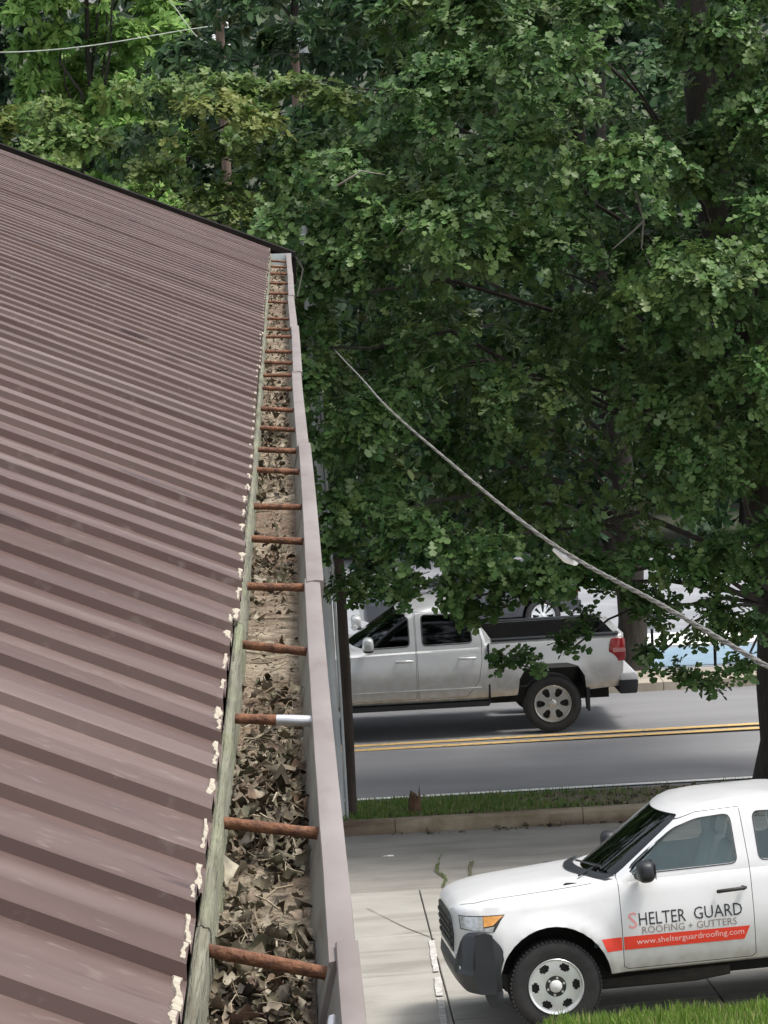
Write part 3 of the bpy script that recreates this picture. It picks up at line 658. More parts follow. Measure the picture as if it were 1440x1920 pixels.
def make_wheel(name, parent, pos, rad, width, rimr, mrim, holes, r0, r1, fill, capr, side=-1, seg=60, dish=.03, nuts=True):
    w = empty(name); w.parent = parent; w.location = pos
    s = side
    h = width/2
    prof = [(rimr*.97, -h*.72), (rimr*1.02, -h*.9), (rad*.80, -h*1.02), (rad*.93, -h*.97), (rad*.985, -h*.84), (rad, -h*.6), (rad, h*.6), (rad*.985, h*.84), (rad*.93, h*.97), (rad*.8, h*1.02), (rimr*1.02, h*.9), (rimr*.97, h*.72)]
    mb = MB(); mb.lathe(prof, 64, 'y', close=True)
    for k in range(64):                                   # shoulder tread blocks
        a = 2*math.pi*k/64
        for t0, t1 in ((-.95, -.5), (-.4, .4), (.5, .95)):
            c, d = math.cos(a), math.sin(a); c2, d2 = math.cos(a+.062), math.sin(a+.062); r2 = rad*1.012; r3 = rad*.97
            mb.add([(r3*c, h*t0, r3*d), (r3*c2, h*t0, r3*d2), (r3*c2, h*t1, r3*d2), (r3*c, h*t1, r3*d), (r2*c, h*t0, r2*d), (r2*c2, h*t0, r2*d2), (r2*c2, h*t1, r2*d2), (r2*c, h*t1, r2*d)],
                   [[0, 3, 2, 1], [4, 5, 6, 7], [0, 1, 5, 4], [1, 2, 6, 5], [2, 3, 7, 6], [3, 0, 4, 7]])
    mb.build('tyre', M_tyre, w, smooth=35)
    mb = MB(); f = s*h
    mb.lathe([(rimr*.985, f*.74), (rimr*1.005, f*.93), (rimr*.985, f*.97), (rimr*.95, f*.94), (rimr*.925, f*.80), (rimr*.90, f*.5), (rimr*.90, -f*.7)], 64)
    # disc with openings
    nr = 12; rr = np.linspace(capr*.9, rimr*.935, nr); V = []; F = []; N = seg
    def yy(r): t = r/rimr; return f*(.70-dish*6*(t-.55)**2*(1 if t < .55 else .6))
    for k in range(N):
        a = 2*math.pi*k/N
        for r in rr: V.append((r*math.cos(a), yy(r), r*math.sin(a)))
    for k in range(N):
        for i in range(nr-1):
            rm = (rr[i]+rr[i+1])/2/rimr; ph = ((k+.5)/N*holes+.5) % 1
            t = (rm-r0)/(r1-r0); wid = fill*(.55+.45*math.sin(min(max(t, 0), 1)*math.pi))
            if 0 < t < 1 and abs(ph-.5) < wid/2: continue
            F.append([k*nr+i, k*nr+i+1, ((k+1) % N)*nr+i+1, ((k+1) % N)*nr+i])
    V2 = [(x, y-s*.022, z) for x, y, z in V]; n0 = len(V)
    edges = {}
    for fc in F:
        for a, b in zip(fc, fc[1:]+fc[:1]): edges[(min(a, b), max(a, b))] = edges.get((min(a, b), max(a, b)), 0)+1
    mb.add(V+V2, F+[[i+n0 for i in fc[::-1]] for fc in F]+[[a, b, b+n0, a+n0] for (a, b), c in edges.items() if c == 1])
    mb.build('rim', mrim, w, smooth=40)
    MB().lathe([(0.001, f*.25), (rimr*.9, f*.25)], 40).build('brake_disc', M_dark, w)
    mb = MB(); mb.lathe([(capr*1.05, f*.60), (capr*1.0, f*.80), (capr*.75, f*.90), (.001, f*.93)], 28); hub = mb.build('hub_cap', M_cap if nuts else mrim, w, smooth=50)
    if nuts:
        mb = MB(); mb.lathe([(capr*1.75, f*.655), (capr*1.7, f*.70), (capr*1.05, f*.70)], 32); mb.build('hub_ring', M_dark, w, smooth=50)
        mb = MB()
        for k in range(6):
            a = k*math.pi/3+.3; c = (capr*1.38*math.cos(a), f*.70, capr*1.38*math.sin(a)); mb.tube([c, (c[0], f*.82, c[2])], .0105, 6)
        tag(mb.build('wheel_nuts', M_chrome, w, smooth=30), kind='stuff')
    return w
def prism_y(poly, y0, y1, m): return MB().prism(poly, 'y', y0, y1).mesh('cut', m)
def multi(items, mats):
    mb = MB()
    for poly, axis, a, b, mi in items: mb.prism(poly, axis, a, b, mi)
    return mb.mesh('cut', mats)

def vehicle(P):
    root = empty(P['name'], mw=P['mw']); mp = P['paint']
    body = loft_body(P['sections'], mp, bulges=P.get('bulges', ()))
    g0 = greenhouse(P['gh'], mp); body = boolean(body, g0, 'UNION')
    void = greenhouse(P['gh'], P.get('cabin', M_void), shrink=.055, zlow=P['floor'])
    body = boolean(body, void, 'DIFFERENCE')
    cuts = []
    for poly in P['windows']:
        for s in (-1, 1): cuts.append((rounded(poly, .05), 'y', s*.42, s*1.3, 0))
    for poly in P['arches']:
        for s in (-1, 1): cuts.append((poly, 'y', s*.56, s*1.3, 1))
    body = boolean(body, multi(cuts, [mp, M_liner]), 'DIFFERENCE')
    for poly, xr in ((P['windscreen'], P['wsx']), (P['rearglass'], P['rgx'])): body = boolean(body, multi([(rounded(poly, .06), 'x', *xr, 0)], [mp]), 'DIFFERENCE')
    if 'bed' in P:
        u0, u1, hw, zf, zt = P['bed']; body = boolean(body, MB().box(u0, u1, -hw, hw, zf, zt).mesh('cut', P.get('bedmat', M_liner)), 'DIFFERENCE')
    for u, z0 in P.get('grooves', ()):
        body = boolean(body, multi([([(u-.006, z0), (u+.006, z0), (u+.006, 2), (u-.006, 2)], 'y', -1.3, 1.3, 0)], [M_liner]), 'DIFFERENCE') if False else body
    doors = []
    for poly in P['doors']:
        for s in (-1, 1):
            d = boolean(body, prism_y(poly, s*.5, s*1.3, M_void), 'INTERSECT'); doors.append((finish(d), s, poly))
    items = [(inflate(poly, .0055), 'y', s*.5, s*1.3, 0) for poly in P['doors'] for s in (-1, 1)]
    for it in items: body = boolean(body, multi([it], [M_void]), 'DIFFERENCE')
    finish(body); bo = link('body', body, root)
    g1 = boolean(greenhouse(P['gh'], P['glass'], shrink=.014), greenhouse(P['gh'], P['glass'], shrink=.022, zlow=P['gh'][0][0]-.1), 'DIFFERENCE')
    for i, poly in enumerate(P['windows']):
        for s in (-1, 1):
            gm = boolean(g1, prism_y(inflate(rounded(poly, .05), -.001), s*.42, s*1.3, P['glass']), 'INTERSECT'); link('side_window', finish(gm), root)
    for nm, poly, xr in (('windscreen', P['windscreen'], P['wsx']), ('rear_window', P['rearglass'], P['rgx'])):
        gm = boolean(g1, multi([(inflate(rounded(poly, .06), -.001), 'x', *xr, 0)], [P['glass']]), 'INTERSECT'); finish(gm)
        if nm == 'windscreen':
            gm.materials.clear(); gm.materials.append(P.get('wsglass', P['glass']))
        link(nm, gm, root)
    dobs = []
    for d, s, poly in doors: dobs.append((link('door', d, root), s, poly))
    for (u, w, zz) in P['seats']:
        mb = MB(); mb.prism(rounded([(u, zz), (u+.5, zz-.03), (u+.5, zz+.14), (u, zz+.16)], .06), 'y', w-.26, w+.26); mb.prism(rounded([(u+.42, zz+.1), (u+.58, zz+.08), (u+.76, zz+.66), (u+.66, zz+.68)], .06), 'y', w-.25, w+.25)
        mb.prism(rounded([(u+.67, zz+.68), (u+.75, zz+.66), (u+.80, zz+.84), (u+.72, zz+.86)], .05), 'y', w-.13, w+.13); mb.build('seat', P.get('seatmat', M_seat), root, smooth=40)
    if 'steer' in P:
        u, w, zz = P['steer']; mb = MB(); pts = []
        for k in range(25): a = 2*math.pi*k/24; pts.append((u+.08*math.sin(a), w+.19*math.cos(a), zz+.17*math.sin(a)))
        mb.tube(pts, .014, 6, cap=False); mb.tube([(u, w-.18, zz), (u, w+.18, zz)], .018, 6); mb.build('steering_wheel', M_blk, root, smooth=50)
        mb = MB(); mb.prism(rounded([(u-.75, zz-.25), (u-.15, zz-.3), (u-.12, zz-.02), (u-.3, zz+.08), (u-.75, zz+.1)], .06), 'y', -.72, .72); mb.build('dashboard', M_blk, root, smooth=40)
    for (u, s) in [(u, s) for u in P['axles'] for s in (-1, 1)]:
        make_wheel('wheel', root, (u, s*(P['track']-P['tyre'][1]/2), P['tyre'][0]), *P['tyre'], side=s, **P['rim'])
    return root, bo, dobs
def place(u, w, p, yaw, pitch=0, tilt=0):
    """matrix putting local point (u, -w, 0) at world p with the vehicle leaning with the slope."""
    Rm = Matrix.Rotation(-tilt, 4, 'X') @ Matrix.Rotation(yaw, 4, 'Z') @ Matrix.Rotation(-pitch, 4, 'Y'); return Matrix.Translation(Vector(p)) @ Rm @ Matrix.Translation((-u, w, 0))
def decal(name, poly_or_mesh, bvh, m, parent, off=.003):
    """lays flat marks on the near side of a door or wing, following its surface."""
    V, F = poly_or_mesh; out = []
    for u, z in V:
        h = bvh.ray_cast(Vector((u, -2, z)), Vector((0, 1, 0)), 1.7)[0]; out.append((u, (h.y if h is not None else -.94)-off, z))
    return MB().add(out, F).build(name, m, parent)
def text_flat(txt, size, shear=0):
    c = bpy.data.curves.new('t', 'FONT'); c.body = txt; c.size = size; c.resolution_u = 2; c.align_x = 'LEFT'; c.shear = shear
    o = bpy.data.objects.new('t', c); COL.objects.link(o); dg = bpy.context.evaluated_depsgraph_get(); dg.update()
    me = bpy.data.meshes.new_from_object(o.evaluated_get(dg)); V = np.array([v.co[:2] for v in me.vertices]); F = [list(p.vertices) for p in me.polygons]
    bpy.data.objects.remove(o); return V, F
def fit(VF, x0, x1, z0, z1, lo=None, hi=None):
    V, F = VF; a = V.min(0); b = V.max(0); W = V.copy(); W[:, 0] = x0+(V[:, 0]-a[0])/(b[0]-a[0])*(x1-x0); W[:, 1] = z0+(V[:, 1]-a[1])/(b[1]-a[1])*(z1-z0); return W, F

# ---- white work pickup -----------------------------------------------------------------
def sec(ws, wm, wsh, zb, zm, ze, zc, c=.05): return [(0, zb), (ws-.07, zb), (ws, zb+.05), (wm, zm), (wm, zm+.16), (wsh, ze-.10), (wsh-.015, ze-.03), (wsh-c-.05, ze+.012), (wsh*.55, zc-.006), (0, zc)]
AW = .97; RW = .387
tac_sections = [(.06, sec(.50, .52, .50, .62, .78, 1.06, 1.075, .05)), (.11, sec(.66, .69, .66, .62, .78, 1.085, 1.115)), (.20, sec(.77, .80, .765, .62, .78, 1.105, 1.145)), (.34, sec(.86, .885, .84, .55, .76, 1.125, 1.172)),
    (.55, sec(.90, .925, .875, .48, .74, 1.145, 1.20)), (.97, sec(.905, .935, .885, .44, .74, 1.170, 1.235)), (1.30, sec(.905, .938, .893, .42, .74, 1.195, 1.255)), (1.48, sec(.905, .94, .90, .42, .74, 1.215, 1.25)),
    (1.75, sec(.905, .94, .905, .42, .74, 1.235, 1.24)), (2.7, sec(.905, .94, .905, .42, .74, 1.245, 1.25)), (3.4, sec(.905, .94, .905, .42, .74, 1.25, 1.255)), (3.55, sec(.905, .94, .91, .46, .74, 1.26, 1.262, .01)),
    (4.2, sec(.905, .94, .91, .50, .74, 1.265, 1.267, .01)), (5.0, sec(.905, .94, .905, .55, .76, 1.27, 1.272, .01)), (5.28, sec(.89, .925, .89, .58, .78, 1.27, 1.272, .01))]
tac_gh = [(1.10, 1.16, .30, 3.42, .885, .05), (1.24, 1.37, .27, 3.42, .872, .05), (1.45, 1.68, .22, 3.40, .815, .06), (1.62, 1.93, .18, 3.36, .765, .07), (1.715, 2.08, .15, 3.32, .725, .08), (1.755, 2.18, .14, 3.27, .685, .09), (1.775, 2.32, .13, 3.18, .62, .10), (1.785, 2.5, .11, 3.05, .52, .10)]
tac_win = [[(1.69, 1.265), (2.60, 1.275), (2.585, 1.675), (2.30, 1.66), (2.10, 1.60), (1.86, 1.435), (1.70, 1.315)], [(2.80, 1.28), (3.22, 1.285), (3.16, 1.655), (2.79, 1.675)]]
def arch(u, z, r, flat=1, a0=-28, a1=208, n=26): return [(u+r*math.cos(R(a)), z+r*flat*math.sin(R(a))) for a in np.linspace(a0, a1, n)]+[(u-r*.86, -.2), (u+r*.86, -.2)]
tac_doors = [[(1.565, .50), (1.60, .475), (2.66, .475), (2.69, .50), (2.70, 1.25), (2.675, 1.725), (2.30, 1.715), (2.05, 1.64), (1.70, 1.40), (1.575, 1.245)]]
YAW_W = R(3.0)
P = dict(name='pickup_truck', mw=place(AW, .925, (2.026, 27.133, float(lotz(2.026, 27.133))-.005), YAW_W, R(2.6), TILT), paint=M_wpaint, cabin=M_trimg, seatmat=M_seatg, sections=tac_sections, gh=tac_gh, floor=.62,
    bulges=[(AW, RW, .48, .64, .03), (4.205, RW, .48, .64, .03)], windows=tac_win, arches=[arch(AW, RW, .485, 1.06), arch(4.205, RW, .475, 1.06)],
    windscreen=[(-.74, 1.24), (.74, 1.24), (.655, 1.70), (-.655, 1.70)], wsx=(.9, 2.35), rearglass=[(-.62, 1.3), (.62, 1.3), (.56, 1.64), (-.56, 1.64)], rgx=(3.1, 3.8),
    bed=(3.56, 5.18, .72, .80, 2), doors=tac_doors, glass=M_gclear, wsglass=M_gwind, seats=[(1.95, -.38, .72), (1.95, .38, .72)], steer=(1.86, -.38, 1.12),
    axles=(AW, 4.205), track=.925, tyre=(RW, .245, .236, M_chrome), rim=dict(holes=6, r0=.58, r1=.87, fill=.46, capr=.052, seg=72, dish=.06))
tac, tac_body, tac_doors_o = vehicle(P)
tag(tac, 'white work pickup with red-striped roofing company lettering parked on concrete', 'pickup truck')
nd = [d for d, s, p in tac_doors_o if s < 0][0]; tag(nd, 'driver door lettered SHELTER GUARD over a red stripe')
bvh_d = BVHTree.FromPolygons([v.co for v in nd.data.vertices], [list(p.vertices) for p in nd.data.polygons])
bvh_b = BVHTree.FromPolygons([v.co for v in tac_body.data.vertices], [list(p.vertices) for p in tac_body.data.polygons])
def grid2(poly4, n=12):
    (a, b, c, d) = [Vector(p) for p in poly4]; V = []; F = []
    for i in range(n+1):
        t = i/n; p = a.lerp(b, t); q = d.lerp(c, t); V += [tuple(p.lerp(q, k/3)) for k in range(4)]
        if i: F += [[4*(i-1)+k, 4*i+k, 4*i+k+1, 4*(i-1)+k+1] for k in range(3)]
    return np.array(V), F
decal('stripe_decal', grid2([(1.425, .640), (1.557, .640), (1.557, .752), (1.385, .752)], 4), bvh_b, M_redd, tac)
decal('stripe_decal', grid2([(1.574, .640), (2.60, .632), (2.655, .742), (1.574, .752)], 16), bvh_d, M_redd, nd)
sg = text_flat('HELTER', .13); decal('lettering', fit(sg, 1.715, 2.115, .835, .94), bvh_d, M_inkd, nd)
decal('lettering', fit(text_flat('S', .15), 1.625, 1.70, .815, .95), bvh_d, M_pinkd, nd)
decal('lettering', fit(text_flat('GUARD', .13), 2.185, 2.60, .84, .945), bvh_d, M_inkd, nd)
decal('lettering', fit(text_flat('ROOFING + GUTTERS', .09), 1.735, 2.545, .763, .823), bvh_d, M_tand, nd)
decal('lettering', fit(text_flat('www.shelterguardroofing.com', .07), 1.68, 2.60, .660, .725), bvh_d, M_paled, nd, .005)
for d, s, p in tac_doors_o:
    mb = MB(); mb.tube([(2.40, s*.952, 1.055), (2.44, s*.985, 1.063), (2.60, s*.985, 1.068), (2.645, s*.952, 1.068)], [.016, .016, .016, .014], 8); mb.tube([(2.62, s*.94, 1.068), (2.62, s*.972, 1.068)], .02, 10); mb.build('handle', M_dark, d, smooth=50)
def ell(mb, c, r, n=14, mi=0, flat=None):
    V = []; F = []
    for i in range(n+1):
        t = math.pi*i/n
        for k in range(2*n):
            a = math.pi*k/n; sx = math.copysign(abs(math.cos(a)*math.sin(t))**.7, math.cos(a)); sy = math.copysign(abs(math.sin(a)*math.sin(t))**.7, math.sin(a)); sz = math.copysign(abs(math.cos(t))**.7, math.cos(t))
            V.append((c[0]+r[0]*sx, c[1]+r[1]*sy, c[2]+r[2]*sz))
    for i in range(n):
        for k in range(2*n): F.append([i*2*n+k, i*2*n+(k+1) % (2*n), (i+1)*2*n+(k+1) % (2*n), (i+1)*2*n+k])
    mb.add(V, F, mi); return mb
for s in (-1, 1):
    mb = MB(); ell(mb, (1.79, s*1.045, 1.30), (.075, .115, .092)); mb.tube([(1.74, s*.90, 1.25), (1.77, s*1.0, 1.245)], [.035, .04], 8); o = mb.build('wing_mirror', M_blk, tac, smooth=60)
    mb = MB(); mb.add([(1.868, s*.96, 1.23), (1.868, s*1.13, 1.23), (1.868, s*1.13, 1.37), (1.868, s*.96, 1.37)], [[0, 1, 2, 3]]).build('mirror_glass', M_chrome, o)
# front end: grille, lamps, black bumper
mb = MB(); pl = [(-.50, .70), (.50, .70), (.56, .86), (.50, 1.02), (-.50, 1.02), (-.56, .86)]
mb.prism(rounded(pl, .06), 'x', .045, .10); gr = mb.build('grille', M_blk, tac, smooth=30)
for zz in (.76, .82, .88, .94): MB().prism(rounded([(-.50, zz-.016), (.50, zz-.016), (.50, zz+.016), (-.50, zz+.016)], .01), 'x', .030, .05).build('grille_bar', M_dark, gr)
mb = MB(); mb.prism([(-.60, .66), (.60, .66), (.60, .70), (-.60, .70)], 'x', .05, .12); mb.build('grille_surround', M_wpaint, tac)
def wpatch(name, pts, m, parent, off=.006, n=8):
    """lamp lens wrapped on the wing: pts = 4 corners (u,z), follows the body side."""
    V, F = grid2(pts, n); out = []
    for u, z in V:
        h = bvh_b.ray_cast(Vector((u, -2, z)), Vector((0, 1, 0)), 2)[0]; out.append((u, (h.y if h is not None else -.7)-off, z))
    a = MB().add(out, F).build(name, m, parent, smooth=60); b = MB().add([(x, -y, z) for x, y, z in out], [f[::-1] for f in F]).build(name, m, parent, smooth=60); return a, b
wpatch('lamp_housing', [(.125, .925), (.47, .90), (.592, 1.036), (.122, 1.038)], M_dark, tac, .004, 14)
hl = wpatch('headlamp', [(.132, .933), (.355, .908), (.362, 1.03), (.128, 1.032)], M_lens, tac, .009)
wpatch('indicator_lamp', [(.36, .945), (.46, .955), (.58, 1.03), (.368, 1.03)], M_amber, tac, .009)
wpatch('lamp_reflector', [(.36, .908), (.45, .905), (.475, .946), (.364, .936)], M_lens, tac, .009)
bsec = lambda uf, hw: None
prof = [(-.10, .36), (-.045, .40), (.0, .50), (.015, .58), (.0, .645), (-.03, .66), (-.07, .62), (-.12, .62)]
mb = MB(); plan = []
for t in np.linspace(-1, 1, 41):
    w = .955*t; a = abs(t); u = .03+.05*a**2+.34*max(0, a-.62)**1.6*1.9
    plan.append((u, w, a))
V = []; F = []; n = 10
for (u, w, a) in plan:
    k = smoothstep(.60, .82, np.array(a)).item(); zt = .665+.235*k; z0 = .41-.03*k; ins = .0
    for (du_, zz) in ((.16, z0), (.05, z0+.01), (.0, z0+.09), (-.02-.015*k, .56), (-.015+.02*k, .60), (.0+.035*k, zt-.03), (.03+.05*k, zt), (.14, zt+.005), (.22, zt-.02), (.22, z0)): V.append((u+du_, w, zz))
for i in range(len(plan)-1): F += [[i*n+j, i*n+(j+1) % n, (i+1)*n+(j+1) % n, (i+1)*n+j] for j in range(n)]
F += [list(range(n)), [(len(plan)-1)*n+j for j in range(n)][::-1]]
bump = mb.add(V, F).build('front_bumper', M_blk, tac, smooth=50)
for s in (-1, 1):   # corner flap behind the bumper, running to the wheel arch
    mb = MB(); mb.prism(rounded([(.24, .42), (.50, .40), (.50, .58), (.565, .70), (.52, .78), (.40, .90), (.25, .905), (.20, .62)], .03), 'y', s*.74, s*.945); mb.build('bumper_corner', M_blk, bump, smooth=60, bevel=.03)
    mb = MB(); mb.prism(rounded([(.36, .26), (.50, .26), (.51, .42), (.30, .42)], .03), 'y', s*.66, s*.92); mb.build('splash_guard', M_blk, bump, smooth=35, bevel=.01)
    mb = MB(); mb.lathe([(.001, -.028), (.04, -.024), (.05, 0)], 16, 'x'); o = mb.build('fog_lamp', M_lens, bump, smooth=50); o.location = (.10, s*.70, .57)
mb = MB(); mb.tube([(1.28, -.62, 1.262), (1.55, -.15, 1.285)], .010, 6); mb.tube([(1.50, -.5, 1.30), (1.36, .1, 1.29)], .010, 6); mb.build('wiper', M_blk, tac)
mb = MB(); V = []; F = []
for i, t in enumerate(np.linspace(-1, 1, 21)):
    w = .80*t; u0 = 1.165+.24*t*t; V += [(u0+.075, w, 1.245-.02*t*t+.012), (u0+.16, w, 1.272-.02*t*t+.006)]
    if i: F.append([2*i-2, 2*i, 2*i+1, 2*i-1])
mb.add(V, F).build('cowl_panel', M_blk, tac)
MB().box(.6, 4.9, -.55, .55, .30, .46).build('chassis', M_liner, tac)
mb = MB(); mb.tube([(1.2, -.5, .30), (2.2, -.62, .33), (2.5, -.62, .34)], [.05, .07, .05], 8); mb.build('exhaust', M_dark, tac, smooth=40)
for s in (-1, 1):
    MB().prism(rounded([(5.20, .86), (5.29, .86), (5.29, 1.2), (5.20, 1.2)], .02), 'y', s*.80, s*.93).build('tail_lamp', M_redl, tac, smooth=40)
mb = MB(); mb.box(5.26, 5.40, -.86, .86, .52, .70); mb.build('rear_bumper', M_blk, tac, bevel=.02, smooth=40)
mb = MB()
mb.prism([(2.735, .46), (2.745, .46), (2.745, 1.2), (2.735, 1.2)], 'y', -.9425, -.90)

# panel gaps and window rubbers
M_gap = mat('panel_gap_shadow', (.05, .05, .05), None, 1, .9)  # near-black ribbon on the surface, painting the shade inside the bonnet gap
def down(u, w): h = bvh_b.ray_cast(Vector((u, w, 3)), Vector((0, 0, -1)), 3)[0]; return h
for s in (-1, 1):
    V = []; F = []
    for i, u in enumerate(np.linspace(.16, 1.36, 30)):
        w = s*float(np.interp(u, [.16, .3, .6, 1.36], [.60, .72, .765, .79])); a, b = down(u, w-.004), down(u, w+.004)
        if a is None or b is None: continue
        V += [a+Vector((0, 0, .004)), b+Vector((0, 0, .004))]; k = len(V)//2
        if k > 1: F.append([2*k-4, 2*k-2, 2*k-1, 2*k-3])
    MB().add(V, F).build('bonnet_gap', M_gap, tac)
def rubber(polys, bodies, parent, wd=.013):
    bvs = [BVHTree.FromPolygons([v.co for v in b.data.vertices], [list(q.vertices) for q in b.data.polygons]) for b in bodies]
    for poly in polys:
        inn = resample(np.array(rounded(poly, .05)+[rounded(poly, .05)[0]]), 90)[:-1]; out = np.array(inflate([tuple(q) for q in inn], wd)); n = len(inn)
        for s in (-1, 1):
            V = []; ok = []
            for q in list(inn+(out-inn)*.12)+list(out):
                ys_ = [h.y*s for h in (b.ray_cast(Vector((q[0], s*2, q[1])), Vector((0, -s, 0)), 1.6)[0] for b in bvs) if h is not None]; ok.append(bool(ys_)); V.append((q[0], s*((max(ys_) if ys_ else 0)+.003), q[1]))
            F = [[i, (i+1) % n, n+(i+1) % n, n+i] for i in range(n) if all(ok[j] for j in (i, (i+1) % n, n+(i+1) % n, n+i))]
            MB().add(V, F).build('window_rubber', M_blk, parent)
rubber(tac_win, [tac_body]+[d for d, s, p in tac_doors_o], tac, .010)
# the short nose of this truck: front overhang pulled in
_seen = set()
for o in [c for c in tac.children_recursive if c.type == 'MESH' and c.parent.name.split('.')[0] != 'wheel']:
    if o.data.name in _seen: continue
    _seen.add(o.data.name); lx = o.location.x
    for v in o.data.vertices:
        u = v.co.x+lx
        if u < .56: v.co.x += .125*(1-u/.56)
# ---- silver pickup on the road ---------------------------------------------------------
SA, SR = 4.63, .41
sil_sections = [(.05, sec(.60, .66, .60, .55, .80, 1.10, 1.12)), (.12, sec(.78, .84, .80, .52, .80, 1.13, 1.16)), (.3, sec(.93, .97, .93, .50, .80, 1.17, 1.22)), (.99, sec(.975, 1.01, .965, .50, .80, 1.22, 1.29)), (1.5, sec(.975, 1.01, .97, .50, .80, 1.255, 1.31)),
    (1.72, sec(.975, 1.01, .975, .50, .80, 1.275, 1.30)), (2.5, sec(.975, 1.01, .978, .50, .80, 1.295, 1.30)), (3.70, sec(.975, 1.01, .978, .50, .80, 1.31, 1.315)), (3.76, sec(.975, 1.01, .985, .52, .82, 1.345, 1.35, .01)),
    (4.63, sec(.98, 1.012, .985, .55, .84, 1.355, 1.357, .01)), (5.45, sec(.97, 1.005, .975, .58, .86, 1.36, 1.362, .01)), (5.66, sec(.95, .985, .955, .60, .88, 1.36, 1.362, .01))]
sil_gh = [(1.15, 1.50, .30, 3.72, .955, .05), (1.30, 1.76, .26, 3.71, .94, .05), (1.50, 2.06, .20, 3.66, .875, .06), (1.68, 2.34, .16, 3.60, .815, .07), (1.79, 2.54, .13, 3.56, .765, .08), (1.84, 2.66, .12, 3.50, .715, .09), (1.862, 2.80, .11, 3.42, .65, .1), (1.872, 3.0, .1, 3.25, .54, .1)]
sil_win = [[(1.93, 1.335), (2.60, 1.345), (2.60, 1.755), (2.45, 1.745), (2.27, 1.66), (2.05, 1.49)], [(2.80, 1.345), (3.50, 1.355), (3.47, 1.74), (2.80, 1.755)]]
sq = lambda u: [(u-.50, -.2), (u-.50, .55), (u-.47, .80), (u-.38, .95), (u-.22, 1.005), (u+.22, 1.005), (u+.38, .95), (u+.47, .80), (u+.50, .55), (u+.50, -.2)]
P = dict(name='pickup_truck', mw=place(SA, 1.0, (3.55, 46.68, ZR+.004), R(2.9)), paint=M_spaint, sections=sil_sections, gh=sil_gh, floor=.7,
    bulges=[(.99, SR, .56, .76, .022), (SA, SR, .56, .76, .022)], windows=sil_win, arches=[sq(.99), sq(SA)],
    windscreen=[(-.80, 1.31), (.80, 1.31), (.70, 1.765), (-.70, 1.765)], wsx=(1.2, 2.75), rearglass=[(-.7, 1.40), (.7, 1.40), (.64, 1.74), (-.64, 1.74)], rgx=(3.35, 4),
    bed=(3.80, 5.58, .80, .86, 2.5), bedmat=M_liner, doors=[[(1.745, .58), (2.66, .58), (2.68, .61), (2.69, 1.3), (2.685, 1.80), (2.45, 1.79), (2.22, 1.69), (1.90, 1.44), (1.76, 1.32), (1.73, .62)],
            [(2.715, .58), (3.40, .58), (3.58, .80), (3.63, 1.1), (3.635, 1.36), (3.575, 1.79), (2.71, 1.80), (2.71, 1.3)]],
    glass=M_gdark, wsglass=M_gwind, seats=[(2.25, -.42, .86), (2.25, .42, .86)], axles=(.99, SA), track=1.0, tyre=(SR, .275, .268, M_alloy), rim=dict(holes=6, r0=.38, r1=.90, fill=.52, capr=.06, seg=72, dish=.03, nuts=False))
sil, sil_body, sil_doors = vehicle(P)
tag(sil, 'silver four-door pickup with black windows driving on the road', 'pickup truck')
rubber(sil_win, [sil_body]+[d for d, s, p in sil_doors], sil, .014)
for d, s, p in sil_doors:
    ue = max(q[0] for q in p); u = 2.52 if ue < 3 else 3.42
    mb = MB(); mb.tube([(u-.12, s*1.0, 1.135), (u-.08, s*1.035, 1.14), (u+.08, s*1.035, 1.14), (u+.12, s*1.0, 1.135)], [.02, .02, .02, .02], 8); mb.build('handle', M_spaint, d, smooth=60)
for s in (-1, 1):
    mb = MB(); ell(mb, (2.0, s*1.14, 1.43), (.08, .13, .105)); mb.tube([(1.96, s*.96, 1.36), (1.98, s*1.08, 1.36)], [.04, .05], 8); o = mb.build('wing_mirror', M_spaint, sil, smooth=60)
    mb = MB(); ell(mb, (2.0, s*1.13, 1.345), (.075, .12, .03)); mb.build('mirror_base', M_blk, o, smooth=60)
    mb = MB(); mb.prism(rounded([(5.46, .98), (5.68, .98), (5.70, 1.02), (5.70, 1.31), (5.50, 1.31), (5.46, 1.15)], .03), 'y', s*.86, s*.992); tl = mb.build('tail_lamp', M_redl, sil, smooth=40, bevel=.012)
    mb = MB(); mb.prism(rounded([(5.52, 1.11), (5.705, 1.11), (5.705, 1.17), (5.52, 1.17)], .01), 'y', s*.87, s*.996); mb.build('reverse_lamp', mat('pink_lamp', (.55, .25, .25), None, 1, .2, coat=1), tl)
    mb = MB(); mb.prism(rounded([(1.62, .43), (3.72, .43), (3.74, .50), (1.60, .50)], .02), 'y', s*.90, s*.985); mb.build('side_step', M_blk, sil, smooth=40)
    mb = MB(); mb.prism([(5.14, .28), (5.17, .28), (5.17, .62), (5.12, .62)], 'y', s*.74, s*.99); mb.build('mud_flap', M_blk, sil)
    mb = MB(); mb.prism([(3.78, 1.352), (5.62, 1.362), (5.62, 1.385), (3.78, 1.375)], 'y', s*.81, s*.965); mb.build('bed_rail_cap', M_blk, sil, bevel=.006, smooth=40)
    mb = MB(); mb.prism([(1.74, .70), (3.62, .70), (3.60, .715), (1.74, .715)], 'y', s*.9, s*1.018); mb.build('side_moulding', M_spaint, sil, bevel=.004, smooth=40)
    mb = MB(); mb.prism(rounded([(.1, .9), (.4, .92), (.42, 1.12), (.12, 1.1)], .03), 'y', s*.72, s*.95); mb.build('headlamp', M_lens, sil, smooth=40)
MB().prism([(3.715, .50), (3.74, .50), (3.74, 1.33), (3.715, 1.30)], 'y', -1.0, 1.0).build('cab_gap', M_liner, sil)
mb = MB(); mb.prism(rounded([(5.62, .62), (5.86, .62), (5.88, .70), (5.86, .80), (5.62, .80)], .03), 'y', -.98, .98); rb = mb.build('rear_bumper', M_chrome, sil, smooth=40, bevel=.02)
